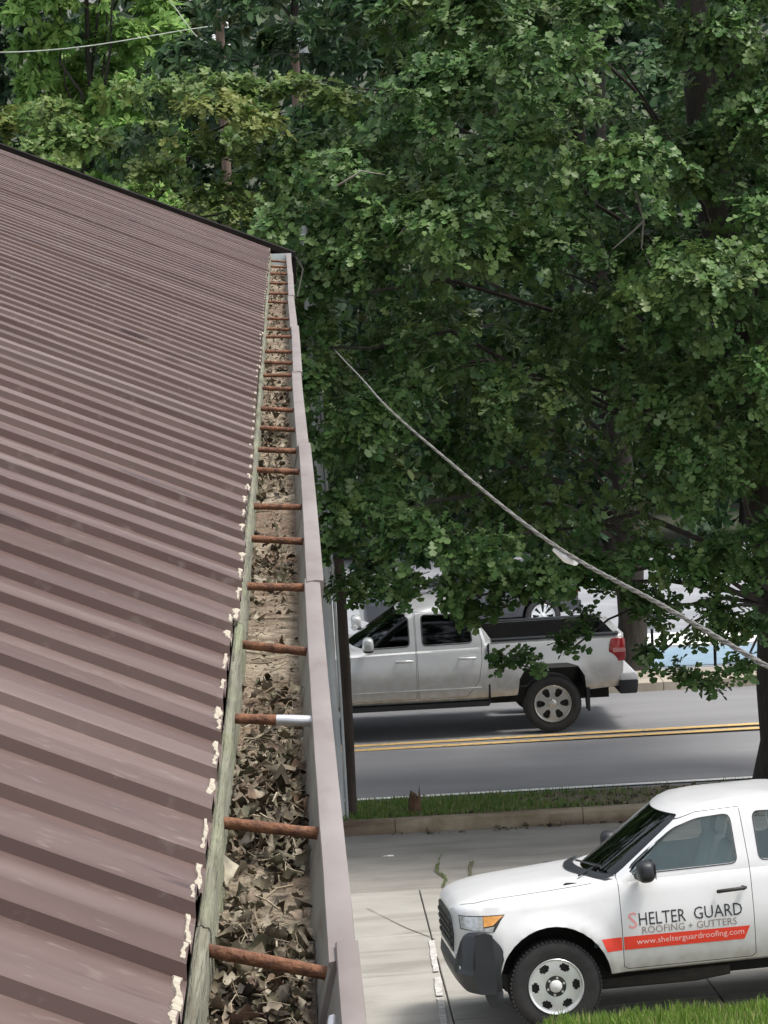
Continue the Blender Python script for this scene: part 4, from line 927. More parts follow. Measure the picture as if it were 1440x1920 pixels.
mb = MB(); mb.prism(rounded([(5.60, .50), (5.86, .50), (5.88, .70), (5.60, .70)], .03), 'y', -.985, .985); mb.build('bumper_pad', M_blk, rb, smooth=40, bevel=.01)
mb = MB(); mb.prism([(5.655, .80), (5.69, .80), (5.70, 1.36), (5.655, 1.36)], 'y', -.85, .85); mb.build('tailgate', M_spaint, sil, bevel=.008, smooth=40)
mb = MB(); mb.tube([(5.5, 0, .48), (5.98, 0, .48)], .04, 8); ell(mb, (6.0, 0, .55), (.03, .03, .03), 6); mb.build('tow_hitch', M_dark, sil, smooth=50)
MB().box(.7, 5.5, -.6, .6, .40, .62).build('chassis', M_liner, sil)
mb = MB(); mb.box(-.02, .18, -.92, .92, .45, .72); mb.build('front_bumper', M_chrome, sil, bevel=.03, smooth=40)
mb = MB(); mb.prism(rounded([(-.62, .78), (.62, .78), (.62, 1.08), (-.62, 1.08)], .04), 'x', .02, .1); mb.build('grille', M_blk, sil, smooth=40)

# ---- dark grey SUV parked down the slope ------------------------------------------------
UA = 3.95; UR = .38
suv_sections = [(.05, sec(.55, .6, .55, .45, .65, .92, .94)), (.15, sec(.75, .8, .76, .40, .65, .98, 1.0)), (.4, sec(.87, .91, .87, .38, .68, 1.02, 1.06)), (.95, sec(.90, .95, .90, .36, .7, 1.06, 1.10)), (1.5, sec(.90, .95, .905, .36, .7, 1.09, 1.12)), (3.0, sec(.90, .95, .905, .36, .7, 1.10, 1.11)), (4.3, sec(.90, .95, .90, .42, .72, 1.10, 1.11)), (4.75, sec(.85, .90, .86, .48, .75, 1.08, 1.10))]
suv_gh = [(1.0, 1.30, .25, 4.72, .88, .06), (1.12, 1.48, .22, 4.70, .865, .07), (1.35, 1.85, .18, 4.60, .80, .08), (1.55, 2.15, .15, 4.48, .735, .09), (1.66, 2.35, .13, 4.38, .69, .1), (1.70, 2.5, .12, 4.28, .64, .1), (1.72, 2.65, .1, 4.15, .57, .1), (1.73, 2.85, .1, 3.9, .48, .1)]
P = dict(name='parked_suv', mw=place(UA, .945, (5.29, 71.4, float(gz(71.4))-.03), R(4), 0, math.atan(.115)), paint=M_gpaint, sections=suv_sections, gh=suv_gh, floor=.55, windows=[[(1.85, 1.14), (2.55, 1.14), (2.55, 1.58), (2.3, 1.56), (2.1, 1.45)], [(2.65, 1.14), (3.5, 1.14), (3.48, 1.58), (2.65, 1.59)], [(3.6, 1.15), (4.35, 1.18), (4.2, 1.55), (3.6, 1.58)]],
    arches=[arch(.95, UR, .45, 1.05), arch(UA, UR, .45, 1.05)], windscreen=[(-.74, 1.16), (.74, 1.16), (.62, 1.62), (-.62, 1.62)], wsx=(1.0, 2.55), rearglass=[(-.62, 1.2), (.62, 1.2), (.55, 1.6), (-.55, 1.6)], rgx=(4.2, 5),
    doors=[[(1.55, .45), (2.58, .45), (2.60, 1.1), (2.6, 1.62), (2.3, 1.60), (2.05, 1.49), (1.75, 1.2), (1.56, 1.05)], [(2.62, .45), (3.35, .45), (3.52, .75), (3.55, 1.1), (3.53, 1.61), (2.62, 1.63)]], glass=M_gdark, wsglass=M_gdark, seats=[(2.0, -.38, .6), (2.0, .38, .6)], axles=(.95, UA), track=.945, tyre=(UR, .24, .262, M_chrome), rim=dict(holes=8, r0=.30, r1=.90, fill=.5, capr=.05, seg=80, dish=.03, nuts=False))
suv, suv_body, suv_doors = vehicle(P)
tag(suv, 'dark grey parked car with bright alloy wheel seen over the silver pickup bed', 'car')
for d, s, p in suv_doors:
    u = 2.45 if max(q[0] for q in p) < 3 else 3.38; MB().tube([(u-.1, s*.95, .98), (u-.06, s*.98, .985), (u+.06, s*.98, .985), (u+.1, s*.95, .98)], .016, 6).build('handle', M_gpaint, d, smooth=50)
for s in (-1, 1):
    MB().prism(rounded([(4.45, .85), (4.76, .85), (4.74, 1.02), (4.5, 1.02)], .03), 'y', s*.80, s*.905).build('tail_lamp', M_redl, suv, smooth=40)
    mb = MB(); ell(mb, (1.85, s*1.03, 1.2), (.07, .1, .08)); mb.build('wing_mirror', M_gpaint, suv, smooth=60)
mb = MB(); mb.box(4.66, 4.82, -.84, .84, .46, .70); mb.build('rear_bumper', M_blk, suv, bevel=.03, smooth=40)
MB().box(.6, 4.4, -.5, .5, .28, .42).build('chassis', M_liner, suv)
# ------------------------------------------------------------------ trees
M_bark = mat('oak_bark', (.030, .026, .022), (.062, .053, .044), 14, .95, stretch=(1, 1, .25), bump=1, bscale=45)
M_bark2 = mat('pale_bark', (.16, .145, .12), (.24, .22, .185), 14, .95, stretch=(1, 1, .3), bump=.8, bscale=45)
G_oak = [(0, (.030, .072, .022)), (.25, (.050, .112, .032)), (.55, (.078, .155, .044)), (.80, (.112, .195, .058)), (.93, (.155, .24, .09)), (1, (.21, .29, .14))]
M_oak = leafmat('oak_leaf', G_oak, .22, .42, (.115, .14, .036), .6)
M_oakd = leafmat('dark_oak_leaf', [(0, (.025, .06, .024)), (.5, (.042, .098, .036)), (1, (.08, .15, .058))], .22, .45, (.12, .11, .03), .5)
M_oakl = leafmat('light_oak_leaf', [(0, (.065, .12, .03)), (.4, (.10, .18, .045)), (.8, (.145, .225, .06)), (1, (.22, .28, .12))], .28, .45, (.24, .25, .07), .8)
M_lime = leafmat('lime_leaf', [(0, (.13, .27, .06)), (.5, (.20, .36, .09)), (1, (.30, .46, .14))], .4, .5, (.24, .33, .08), .6)  # lime green leaves, colour lightened further in place of distance haze
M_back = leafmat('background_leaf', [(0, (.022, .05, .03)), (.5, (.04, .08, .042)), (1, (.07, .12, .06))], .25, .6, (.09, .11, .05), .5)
# lobed oak leaf (length 1 along +y), and a plain leaf
def lobed():
    mid = [(0, 0), (0, .30), (0, .58), (0, .97)]
    V = [(0, y, -.10*(y-.4)**2*2) for _, y in mid]; F = []
    def tip(x, y): V.append((x, y, .28*abs(x)-.2*(y-.4)**2)); return len(V)-1
    for s in (1, -1):
        q = [[tip(s*.16, .22), tip(s*.10, .34)], [tip(s*.30, .50), tip(s*.15, .60)], [tip(s*.26, .80), tip(s*.13, 1.0)]]
        seq = [(0, q[0][0], q[0][1], 1), (1, q[1][0], q[1][1], 2), (2, q[2][0], q[2][1], 3)]
        for f in seq: F.append(list(f) if s > 0 else list(f)[::-1])
        pass
    return np.array(V), np.array(F)
def plain():
    V = [(0, 0, 0), (.24, .35, .05), (.20, .7, .02), (0, 1, -.12), (-.20, .7, .02), (-.24, .35, .05), (0, .5, -.03)]
    F = [[0, 1, 2, 6], [6, 2, 3, 4], [0, 6, 4, 5]]; return np.array(V), np.array(F)
LOB, PLN = lobed(), plain()
def unit(v): return v/np.maximum(np.linalg.norm(v, axis=-1, keepdims=True), 1e-6)
def leaf_cloud(clumps, nspray, nleaf, size, tpl, rg, flat=.72, spread=.16):
    """clumps: (center(3), radius, tint, outdir(3)). returns verts, faces, tint, and per-leaf frames."""
    P = []; A = []; T = []
    for c, r, t, od in clumps:
        n = max(4, int(nspray*(r**2)*rg.uniform(.8, 1.2)))
        d = unit(rg.normal(size=(n, 3))*.9+np.array(od)*.95+np.array([0, 0, 1.0])); rad = r*rg.uniform(.35, 1.0, (n, 1))**.35
        p = np.array(c)+d*rad*np.array([1, 1, flat]); P.append(p); A.append(unit(d+np.array([0, 0, .25])+rg.normal(size=(n, 3))*.25)); T.append(np.clip(t+rg.normal(0, .22, n), 0, 1)*(rg.random(n) < .75))
    P = np.concatenate(P); A = np.concatenate(A); T = np.concatenate(T); ns = len(P)
    # leaves radiate from each twig end
    k = nleaf; P2 = np.repeat(P, k, 0); A2 = np.repeat(A, k, 0); T2 = np.repeat(T, k); n = len(P2)
    rad = unit(np.cross(A2, rg.normal(size=(n, 3)))); lift = rg.uniform(-.25, .9, (n, 1)); d = unit(rad+A2*lift+np.array([0, 0, -.28]))
    base = P2-A2*rg.uniform(0, spread, (n, 1))+rad*rg.uniform(0, .03, (n, 1))
    nrm = unit(A2*.8+np.array([0, 0, .55])+rg.normal(size=(n, 3))*.38); nrm = unit(nrm-d*np.sum(nrm*d, 1, keepdims=True)); side = np.cross(d, nrm)
    s = size*rg.uniform(.5, 1.35, n); M = np.stack([side, d, nrm], -1)*s[:, None, None]
    return base, M, T2
def leaf_arrays(base, M, tpl):
    v, f = tpl; V = (np.einsum('nij,vj->nvi', M, v)+base[:, None, :]).reshape(-1, 3); F = (f[None]+(np.arange(len(base))*len(v))[:, None, None]).reshape(-1, f.shape[1]); return V, F
def leaves_mesh(name, base, M, T, tpl, m):
    V, F = leaf_arrays(base, M, tpl); return npmesh(name, V, F, m, attr=np.repeat(T, len(tpl[0])))
def crown(center, radii, n, rg, rmin=.7, rmax=1.2, ok=None, sep=.62, shell=(.55, 1.0)):
    out = []; tries = 0
    while len(out) < n and tries < n*80:
        tries += 1; d = unit(rg.normal(size=3)); k = rg.uniform(*shell) if rg.random() < .8 else rg.uniform(.2, .6)
        c = np.array(center)+d*np.array(radii)*k; r = rg.uniform(rmin, rmax)
        if ok and not ok(c, r): continue
        if any(np.linalg.norm((c-o[0])*np.array([1, 1, 1.25])) < sep*(r+o[1]) for o in out): continue
        out.append((c, r, max(0, rg.normal(.22, .3)), unit(d*np.array([1, 1, .6]))))
    return out
def limbs(mb, top, clumps, rg, r0=.05, zfrac=.5, axis=None, every=1, twigs=0):
    """branches from the stem to the clumps; axis: list of stem points."""
    ax = np.array(axis)
    for i, (c, r, t, od) in enumerate(clumps):
        if i % every: continue
        zt = ax[0, 2]+(c[2]-ax[0, 2])*zfrac+rg.uniform(.0, .8); k = np.clip((zt-ax[0, 2])/(ax[-1, 2]-ax[0, 2]), .28, 1)
        p = np.array([np.interp(k, np.linspace(0, 1, len(ax)), ax[:, j]) for j in range(3)])
        e = c-np.array([0, 0, .15*r]); L = np.linalg.norm(e-p); pts = []; rr = []
        for s in np.linspace(0, 1, 7):
            q = p+(e-p)*s; q = q+np.array([0, 0, .16*L*math.sin(math.pi*s)*.6])+rg.normal(size=3)*.05*L*.5*math.sin(math.pi*s)
            pts.append(q); rr.append((r0*(1-s)+.012)*(.6+.11*L))
        mb.tube(pts, rr, 6)
        for j in range(twigs):
            dd = unit(rg.normal(size=3)+np.array(od)*.8+np.array([0, 0, .3])); q = pts[5]+(pts[6]-pts[5])*rg.random(); m_ = q+dd*r*.5+rg.normal(size=3)*.06
            mb.tube([q, m_, q+dd*r*rg.uniform(.8, 1.05)], [.014, .010, .005], 5)
def tree(name, label, stem, stem_r, clumps, m, tpl, size, nspray, nleaf, seed, group, bark=M_bark, singles=0, r0=.05, every=1, twigs=0, flat=.72, ysplit=None, zfrac=.5):
    rg = np.random.default_rng(seed); b = Vector(stem[0]); root = tag(empty(name, b), label, 'tree', group)
    off = np.array(stem[0])
    mb = MB(); st = [Vector(p)-b for p in stem]; pts = []; rr = []
    for s in np.linspace(0, 1, 14):
        q = [np.interp(s, np.linspace(0, 1, len(st)), [p[j] for p in st]) for j in range(3)]; pts.append(Vector(q)+Vector(rg.normal(size=3)*.02)); rr.append(np.interp(s, [0, .06, .2, 1], [stem_r*1.45, stem_r*1.12, stem_r, stem_r*.45]))
    mb.tube(pts, rr, 14); mb.build('trunk', bark, root, smooth=50)
    mb = MB(); limbs(mb, None, [(c-off, r, t, o) for c, r, t, o in clumps], rg, r0, zfrac, [tuple(p) for p in pts], every, twigs); mb.build('limbs', bark, root, smooth=50)
    base, M, T = leaf_cloud([(c-off, r, t, o) for c, r, t, o in clumps], nspray, nleaf, size, tpl, rg, flat)
    keep = np.ones(len(base), bool)
    if singles:
        # the leaves nearest to the street stay single leaves
        cand = np.argsort(base[:, 1])[:6000]; cand = cand[base[cand, 2]+off[2] < 7.5]; pick = cand[np.linspace(0, len(cand)-1, singles).astype(int)]; keep[pick] = False
        me = [npmesh('leaf', tpl[0], tpl[1], m, attr=np.full(len(tpl[0]), t)) for t in (0, .25, .6)]
    if ysplit:        # leaves on the far side of the crown are simpler
        fr = base[:, 1]+off[1] < ysplit; a, b2 = leaf_arrays(base[keep & fr], M[keep & fr], tpl), leaf_arrays(base[keep & ~fr], M[keep & ~fr], PLN)
        me_c = npmesh('crown', np.concatenate([a[0], b2[0]]), np.concatenate([a[1], b2[1]+len(a[0])]), m, attr=np.concatenate([np.repeat(T[keep & fr], len(tpl[0])), np.repeat(T[keep & ~fr], len(PLN[0]))]))
    else: me_c = leaves_mesh('crown', base[keep], M[keep], T[keep], tpl, m)
    cr = link('crown', me_c, root); cr['kind'] = 'stuff'
    if singles:
        for j, i in enumerate(pick):
            o = link('leaf', me[0 if T[i] < .12 else 1 if T[i] < .4 else 2], cr); mm = np.eye(4); mm[:3, :3] = M[i]; mm[:3, 3] = base[i]; o.matrix_local = Matrix(mm.tolist())
    return root
G1 = 'broadleaf trees along the street'
rg = np.random.default_rng(5)
# A: oak at the right edge of the picture, leaning over the near lane
def lowA(x): return float(np.interp(x, [-1, .3, .9, 2.2, 2.9, 3.6, 4.0, 4.5, 6, 9], [2.1, 2.1, 2.0, 2.0, 2.15, 2.2, 2.0, 1.6, 1.5, 2.1]))
def okA(c, r):
    x, y, z = c
    if x < -.9+.5*(y > 42): return False
    if z-.68*r < lowA(x): return False
    if x < 1.1 and z+.5*r > 8.1: return False
    if x+.5*r > 5.45 and y < 42.2 and z-.75*r < 2.7: return False
    return True
stA = [(6.27, 41.9, ZR), (6.24, 41.9, .8), (6.14, 41.9, 2.2), (5.9, 42, 4.2), (5.4, 42, 7.0), (5.2, 42.1, 10.5)]
clA = crown((5.0, 41.6, 6.6), (5.9, 4.5, 5.6), 88, rg, .75, 1.3, okA, .64)
clA += crown((4.6, 39.6, 5.6), (5.4, 2.4, 4.2), 30, rg, .7, 1.15, lambda c, r: okA(c, r) and c[1] < 40.2 and c[2] < 10 and min(np.linalg.norm(c-o[0]) for o in clA) > .9, .66, (.4, 1))
def cl(x, y, z, r, t=.1, od=(-.2, -1, .1)): return (np.array([x*1.02, 40+(y-25.4)*1.2, z-.1]), r, t, np.array(od, float))
extra = [cl(2.42, 25.5, 1.20, .26), cl(2.72, 25.5, 1.26, .20), cl(3.25, 25.5, 1.42, .24), cl(3.45, 25.6, 1.66, .3), cl(3.9, 25.6, 2.0, .42), cl(4.2, 25.5, 1.70, .40), cl(4.15, 25.3, 1.25, .30), cl(4.55, 25.3, 1.06, .30), cl(4.75, 25.2, 1.5, .34), cl(5.05, 25.4, 1.75, .4), cl(5.2, 25.2, 1.05, .34), cl(5.4, 25.3, 1.5, .4), cl(4.35, 25.4, 1.95, .42), cl(5.0, 25.5, 2.2, .5), cl(5.5, 25.4, 2.2, .5), cl(4.85, 25.2, .92, .22),
         cl(.35, 24.0, 2.75, .55), cl(.1, 24.4, 3.6, .7), cl(.75, 24.2, 3.3, .7), cl(.2, 24.2, 4.8, .75), cl(.9, 24.0, 4.4, .7), cl(1.4, 23.8, 3.0, .65), cl(2.1, 23.9, 2.85, .6), cl(.45, 24.4, 5.9, .7), cl(.15, 24.3, 6.7, .6), cl(.6, 24.2, 7.2, .6), cl(.0, 24.5, 5.4, .5), cl(.25, 24.2, 4.1, .5), cl(.12, 24.3, 3.0, .45), cl(1.2, 24.2, 2.35, .42), cl(1.75, 24.4, 2.3, .4), cl(2.4, 24.6, 2.35, .42), cl(.55, 24.6, 2.3, .40), cl(2.0, 24.8, 1.98, .22), cl(2.9, 24.6, 2.45, .36), cl(1.85, 24.8, 2.1, .33), cl(2.3, 24.9, 2.08, .3), cl(3.0, 24.8, 2.35, .35), cl(3.35, 24.9, 2.3, .36), cl(2.65, 24.7, 2.3, .36), cl(.85, 24.7, 2.34, .36), cl(1.3, 24.8, 2.3, .34), cl(2.1, 25.1, 1.96, .24), cl(2.0, 24.6, 2.45, .42), cl(2.45, 24.5, 2.5, .42), cl(2.9, 24.3, 2.45, .4), cl(3.3, 24.4, 2.5, .42), cl(3.65, 24.6, 2.5, .4), cl(3.1, 24.8, 2.22, .3), cl(2.5, 24.9, 2.2, .3), cl(4.0, 24.3, 2.6, .45), cl(4.5, 24.3, 2.5, .45), cl(5.0, 24.4, 2.6, .45), cl(5.45, 24.2, 2.9, .4), cl(5.2, 24.6, 8.7, .7), cl(5.5, 24.5, 7.7, .7), cl(4.9, 24.7, 9.4, .7)]
oakA = tree('oak_tree', 'big dark green oak at the right edge, its low boughs hanging over the road', stA, .40, clA+extra, M_oak, LOB, .168, 55, 14, 21, G1, singles=280, twigs=0, ysplit=42.2, every=4, r0=.022, zfrac=.8)
# B: oak across the road
def okB(c, r): return c[2]-.7*r > (.9 if c[0] < 2.6 else 2.3) and c[2] < 13.5
stB = [(5.2, 51.4, float(gz(51.4))), (5.2, 51.4, .5), (5.15, 51.4, 2.5), (4.9, 51.6, 5), (4.5, 51.8, 9)]
clB = crown((3.7, 52.4, 6.6), (6.9, 3.8, 6.4), 78, rg, .85, 1.4, okB, .52)+[(np.array([x, 51.6+.3*(i % 3), z]), r, .1, np.array([0, -.8, .3])) for i, (x, z, r) in enumerate([(-.6, 1.0, .7), (.1, .8, .7), (.7, 1.1, .7), (1.3, .75, .65), (1.9, 1.0, .7), (2.5, .95, .6), (3.0, 1.5, .6), (0, 2.2, .9), (1.0, 2.3, .9), (2.0, 2.2, .9), (2.9, 2.5, .8)])]
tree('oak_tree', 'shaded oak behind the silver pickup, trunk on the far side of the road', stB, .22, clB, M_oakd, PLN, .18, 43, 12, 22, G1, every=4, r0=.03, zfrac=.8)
# C: oak behind the far gable
def okC(c, r): return c[0] < .35 and c[1] > 36 and c[2]+.6*r < 8.38-.10*abs(c[0]+1.3)
stC = [(-2.2, 43, ZR), (-2.2, 43, 2), (-2.1, 43, 4.5), (-2.1, 43, 6.5)]
clC = crown((-2.1, 42.6, 4.75), (3.3, 4.0, 3.6), 62, rg, .6, 1.05, okC, .52)+[(np.array(c), r, .2, np.array([0, -.6, .6])) for c, r in (((-1.7, 42, 8.1), .6), ((-1.0, 42, 8.15), .6), ((-.35, 42.2, 8.1), .6), ((.25, 42, 8.05), .6), ((.75, 41.5, 7.9), .6), ((-1.1, 41.8, 7.35), .6), ((-1.65, 42, 7.1), .6), ((-.6, 42, 7.3), .55), ((-2.4, 42, 7.5), .6), ((-2.9, 42.2, 7.9), .55), ((-.69, 41.8, 6.85), .5), ((-.75, 41.7, 6.2), .5), ((.3, 41.6, 7.2), .5))]
tree('oak_tree', 'yellowish green oak rising behind the far end of the brown roof', stC, .25, clC, M_oakl, LOB, .155, 56, 12, 23, G1, every=4, r0=.03, zfrac=.8)
# D: lime green tree, E: darker trees behind
def okD(c, r): return True
stD = [(-4.3, 75, float(gz(75))), (-4.3, 75, 2), (-4.2, 75, 7), (-4.2, 75, 12)]
clD = crown((-4.2, 75, 8.5), (2.15, 2.0, 5.2), 74, rg, .5, .85, okD, .46)
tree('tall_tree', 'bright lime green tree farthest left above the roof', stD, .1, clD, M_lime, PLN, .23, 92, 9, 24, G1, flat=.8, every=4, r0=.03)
E_lab = ['dark bluish tree at the far left behind the lime green tree', 'dark green background tree just right of the lime green tree', 'dark background tree behind the utility pole transformer', 'background tree directly behind the oaks at mid picture', 'background tree behind the upper right oak boughs', 'background tree at the far right behind all others']
for i, (x, y, zc, rz) in enumerate([(-8.6, 91, 5, 12), (-3.2, 95, 5, 12), (.6, 91, 5, 12), (4.6, 94, 4.5, 12), (8.8, 91, 4.5, 12), (13, 94, 4.5, 12)]):
    b = (x, y, float(gz(y))); cE = crown((x, y, zc), (3.1, 2.4, rz), 75, rg, .9, 1.5, None, .42, (.4, 1))
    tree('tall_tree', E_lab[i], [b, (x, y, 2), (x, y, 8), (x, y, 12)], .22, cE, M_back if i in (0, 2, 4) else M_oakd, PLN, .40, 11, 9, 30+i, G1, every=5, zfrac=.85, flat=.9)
# the wooded slope behind everything
n = 17000; wp = np.stack([RNG.uniform(-22, 26, n), RNG.uniform(103, 112, n), RNG.uniform(-6, 17, n)], 1); nz_ = vnoise(wp[:, 0]*.7, wp[:, 2]*.7, 4)
wp[:, 1] -= 3*nz_; d_ = unit(RNG.normal(size=(n, 3))+np.array([0, -.3, -.3])); nn = unit(RNG.normal(size=(n, 3))*.5+np.array([0, -.5, .8])); nn = unit(nn-d_*np.sum(nn*d_, 1, keepdims=True))
MW = np.stack([np.cross(d_, nn), d_, nn], -1)*RNG.uniform(.5, 1.0, n)[:, None, None]
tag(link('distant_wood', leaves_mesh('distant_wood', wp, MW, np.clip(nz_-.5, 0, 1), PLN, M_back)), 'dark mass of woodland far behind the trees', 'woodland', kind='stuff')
# bare pale twigs that show against the dark gaps
def twig(mb, pts, r): mb.tube(pts, np.linspace(r, r*.35, len(pts)), 6)
tw = [[(3.95, 23.2, 6.95), (4.02, 23.1, 6.6), (3.98, 23.05, 6.3), (4.1, 23.0, 6.05)], [(4.02, 23.1, 6.6), (3.8, 23.0, 6.42), (3.65, 23.0, 6.3)], [(.1, 23.9, 6.4), (.2, 23.6, 6.2), (.12, 23.4, 5.9)], [(.55, 23.4, 7.1), (.9, 23.2, 7.3), (1.15, 23.1, 7.25)], [(1.4, 23.2, 6.7), (1.2, 23.1, 6.45), (1.05, 23.1, 6.4)]]
for p in tw:
    mb = MB(); twig(mb, [Vector((q[0]*1.02, 38+(q[1]-23.4), q[2]-.05))-Vector(stA[0]) for q in p], .016)
    mb.build('bare_twig', M_bark2, oakA, smooth=60)

# ------------------------------------------------------------------ poles and cables
M_wood = mat('creosoted_wood', (.030, .022, .018), (.065, .048, .038), 10, .9, stretch=(1, 1, .15), bump=.7, bscale=40)
M_wood2 = mat('brown_pole_wood', (.085, .055, .04), (.14, .10, .075), 10, .9, stretch=(1, 1, .15), bump=.7, bscale=40)
M_steel = mat('weathered_grey_steel', (.40, .42, .43), (.55, .57, .57), 6, .5, metal=.3, stretch=(1, 1, .2))
M_cable = mat('grey_cable', (.15, .145, .135), (.22, .215, .20), 40, .7, bump=.4, bscale=90)
M_wht = mat('white_plastic', (.82, .82, .80), None, 1, .4)
p = tag(empty('wooden_post', gnd(.525, 41.0, .1)), 'dark creosoted wooden post standing in the verge beside the gutter', 'post')
MB().tube([(0, 0, -.3), (0, 0, .2), (.0, 0, 1.8), (-.02, 0, 3.3)], [.078, .072, .068, .062], 14).build('shaft', M_wood, p, smooth=50)
p = tag(empty('steel_pole', gnd(.385, 40.65, .15)), 'tall pale grey steel pole half hidden by leaves beside the gutter', 'pole')
MB().tube([(0, 0, -.3), (-.03, 0, 1.5), (-.14, 0, 7.4)], [.062, .060, .05], 16).build('shaft', M_steel, p, smooth=50)
MB().tube([(.085, .02, -.3), (.062, .02, 1.5), (-.06, .02, 7.0)], [.02, .02, .02], 8).build('conduit', M_steel, p, smooth=50)
mb = MB(); mb.box(-.19, -.12, -.06, .04, 6.75, 7.3); mb.build('junction_box', M_steel, p, bevel=.006)
def upole(x, y, top, label, r=.10):
    b = gnd(x, y); o = tag(empty('utility_pole', b), label, 'pole', 'utility poles among the trees'); h = top-b.z
    MB().tube([(0, 0, -.3), (0, 0, h*.5), (0, 0, h)], [r*1.3, r*1.1, r*.85], 12).build('shaft', M_wood2, o, smooth=50); return o, h
o, h = upole(-1.11, 68, 10.15, 'brown wooden utility pole with white insulators right of the lime green tree')
for zz, xx in ((h-.18, .14), (h-.62, .16), (h-.42, -.13)):
    mb = MB(); mb.lathe([(.001, -.06), (.045, -.05), (.03, -.02), (.05, 0), (.03, .03), (.045, .05), (.001, .07)], 12, 'z'); q = mb.build('insulator', M_wht, o, smooth=50); q.location = (xx, -.06, zz)
o2, h2 = upole(.36, 64, 9.95, 'utility pole with black crossarm and grey transformer above the roof end')
MB().box(-.55, .75, -.16, -.05, h2-.30, h2-.18).build('crossarm', M_trim, o2, bevel=.01)
mb = MB(); mb.lathe([(.001, -.30), (.11, -.30), (.125, -.27), (.125, .05), (.11, .08), (.001, .09)], 18, 'z'); q = mb.build('transformer', M_steel, o2, smooth=40); q.location = (.18, -.24, h2-.40)
def cable(name, pts, r, label, m=M_cable, n=60, strands=0):
    P_ = [Vector(q) for q in pts]; c = np.array([catmull(np.linspace(0, 1, len(P_)), np.array([list(q) for q in P_]), np.array([t]))[0] for t in np.linspace(0, 1, n)])
    mb = MB()
    if strands:
        for k in range(strands):
            q = [Vector(a)+Vector((math.cos(i*.22+k*2*math.pi/strands), 0, math.sin(i*.22+k*2*math.pi/strands)))*r*.52 for i, a in enumerate(c)]; mb.tube(q, r*.52, 6)
    else: mb.tube([Vector(a) for a in c], r, 6)
    return tag(mb.build(name, m, None, smooth=60), label, 'cable')
cable('overhead_cable', [(1.165, 4.4, 6.605), (.998, 7, 6.504), (.916, 8.3, 6.457), (.81, 10, 6.386), (.677, 14, 6.26), (.549, 22, 5.962), (.534, 34, 5.397), (.526, 40.6, 5.09)], .0062, 'thick grey twisted cable sagging across the oak towards lower right', n=700, strands=3)
mb = MB(); mb.tube([(.806, 10.08, 6.368), (.814, 9.93, 6.372), (.825, 9.78, 6.380)], [.010, .014, .010], 10); mb.tube([(.798, 10.2, 6.366), (.805, 10.1, 6.368)], [.007, .010], 8)
tag(mb.build('cable_splice', M_wht, None, smooth=60), 'white plastic splice hanging on the thick grey cable', 'connector')
G2 = 'thin wires on the utility poles'
M_wire = mat('pale_wire', (.26, .29, .24), (.34, .36, .31), 20, .6)
tag(cable('thin_wire', [(-12, 58, 9.7), (-5.26, 64, 9.50), (-1.2, 68, 9.97)], .011, 'pale wire running from the brown utility pole to the left edge', M_wire), group=G2)
tag(cable('thin_wire', [(-2.9, 75, 11.6), (-2.15, 72, 10.57), (-1.6, 69.5, 9.8), (-1.22, 68, 9.55)], .011, 'pale wire dropping steeply to the brown utility pole from above', M_wire), group=G2)
M_dk = mat('black_wire', (.02, .02, .02), None, 1, .6)
tag(cable('thin_wire', [(-1.1, 68, 10.02), (-.3, 66, 9.78), (.36, 64, 9.8)], .014, 'black wire between the two utility poles', M_dk), group=G2)

# ------------------------------------------------------------------ across the road: painted bay, posts
M_blue = mat('blue_bay_paint', (.16, .25, .33), (.24, .33, .40), 3, .8)
M_brt = mat('bright_concrete', (.58, .58, .54), (.66, .66, .62), 2, .85)
fl = bpy.data.objects['far_parking_lot']
def patch(name, x0, x1, y0, y1, m, dz): return strip(name, x0, x1, y0, y1, dz, dz, m, fl, nx=2, ny=2, shear=False)
patch('concrete_pad', 4.6, 15, 51.2, 53.8, M_brt, -.022)
patch('painted_bay', 5.2, 12, 54.6, 61.5, M_blue, -.022); patch('bay_stripe', 5.2, 12.5, 62.5, 68.5, M_white, -.022)
def bollard(x, y, h, label):
    o = tag(empty('thin_post', gnd(x, y)), label, 'post', 'thin dark posts by the blue bay')
    MB().tube([(0, 0, -.1), (0, 0, h)], .025, 8).build('shaft', M_trim, o, smooth=50); MB().box(-.12, .12, -.034, -.028, h-.36, h-.04).build('sign_plate', M_steel, o); return o
bollard(6.85, 54.2, 1.15, 'thin dark post left of the oak trunk in front of the blue bay')
bollard(5.95, 55.5, .95, 'thin dark post beside the far trunk behind the blue bay edge')

# ------------------------------------------------------------------ stump, scraps, grass
M_stump = mat('rotten_wood', (.05, .028, .016), (.14, .08, .045), 14, .95, stretch=(1, 1, .3), bump=1, bscale=40)
mb = MB(); V = []; n = 14
for z, r in ((-.1, .09), (.0, .075), (.08, .062), (.15, .06)):
    for k in range(n): a = 2*math.pi*k/n; rr = r*random.uniform(.85, 1.15); V.append((rr*math.cos(a), rr*.8*math.sin(a), z))
for k in range(n): a = 2*math.pi*k/n; V.append((.05*math.cos(a)+.012, .045*math.sin(a), .19+random.uniform(-.06, .06)+(.12 if k in (0, 13) else 0)))
F = [[i*n+k, i*n+(k+1) % n, (i+1)*n+(k+1) % n, (i+1)*n+k] for i in range(4) for k in range(n)]+[[4*n+k for k in range(n)]]
st = mb.add([(x*1.15, y*1.15, z*1.15) for x, y, z in V], F).build('tree_stump', M_stump); st.location = gnd(1.32, 40.9, .15); tag(st, 'splintered brown stump in the grass verge', 'stump')
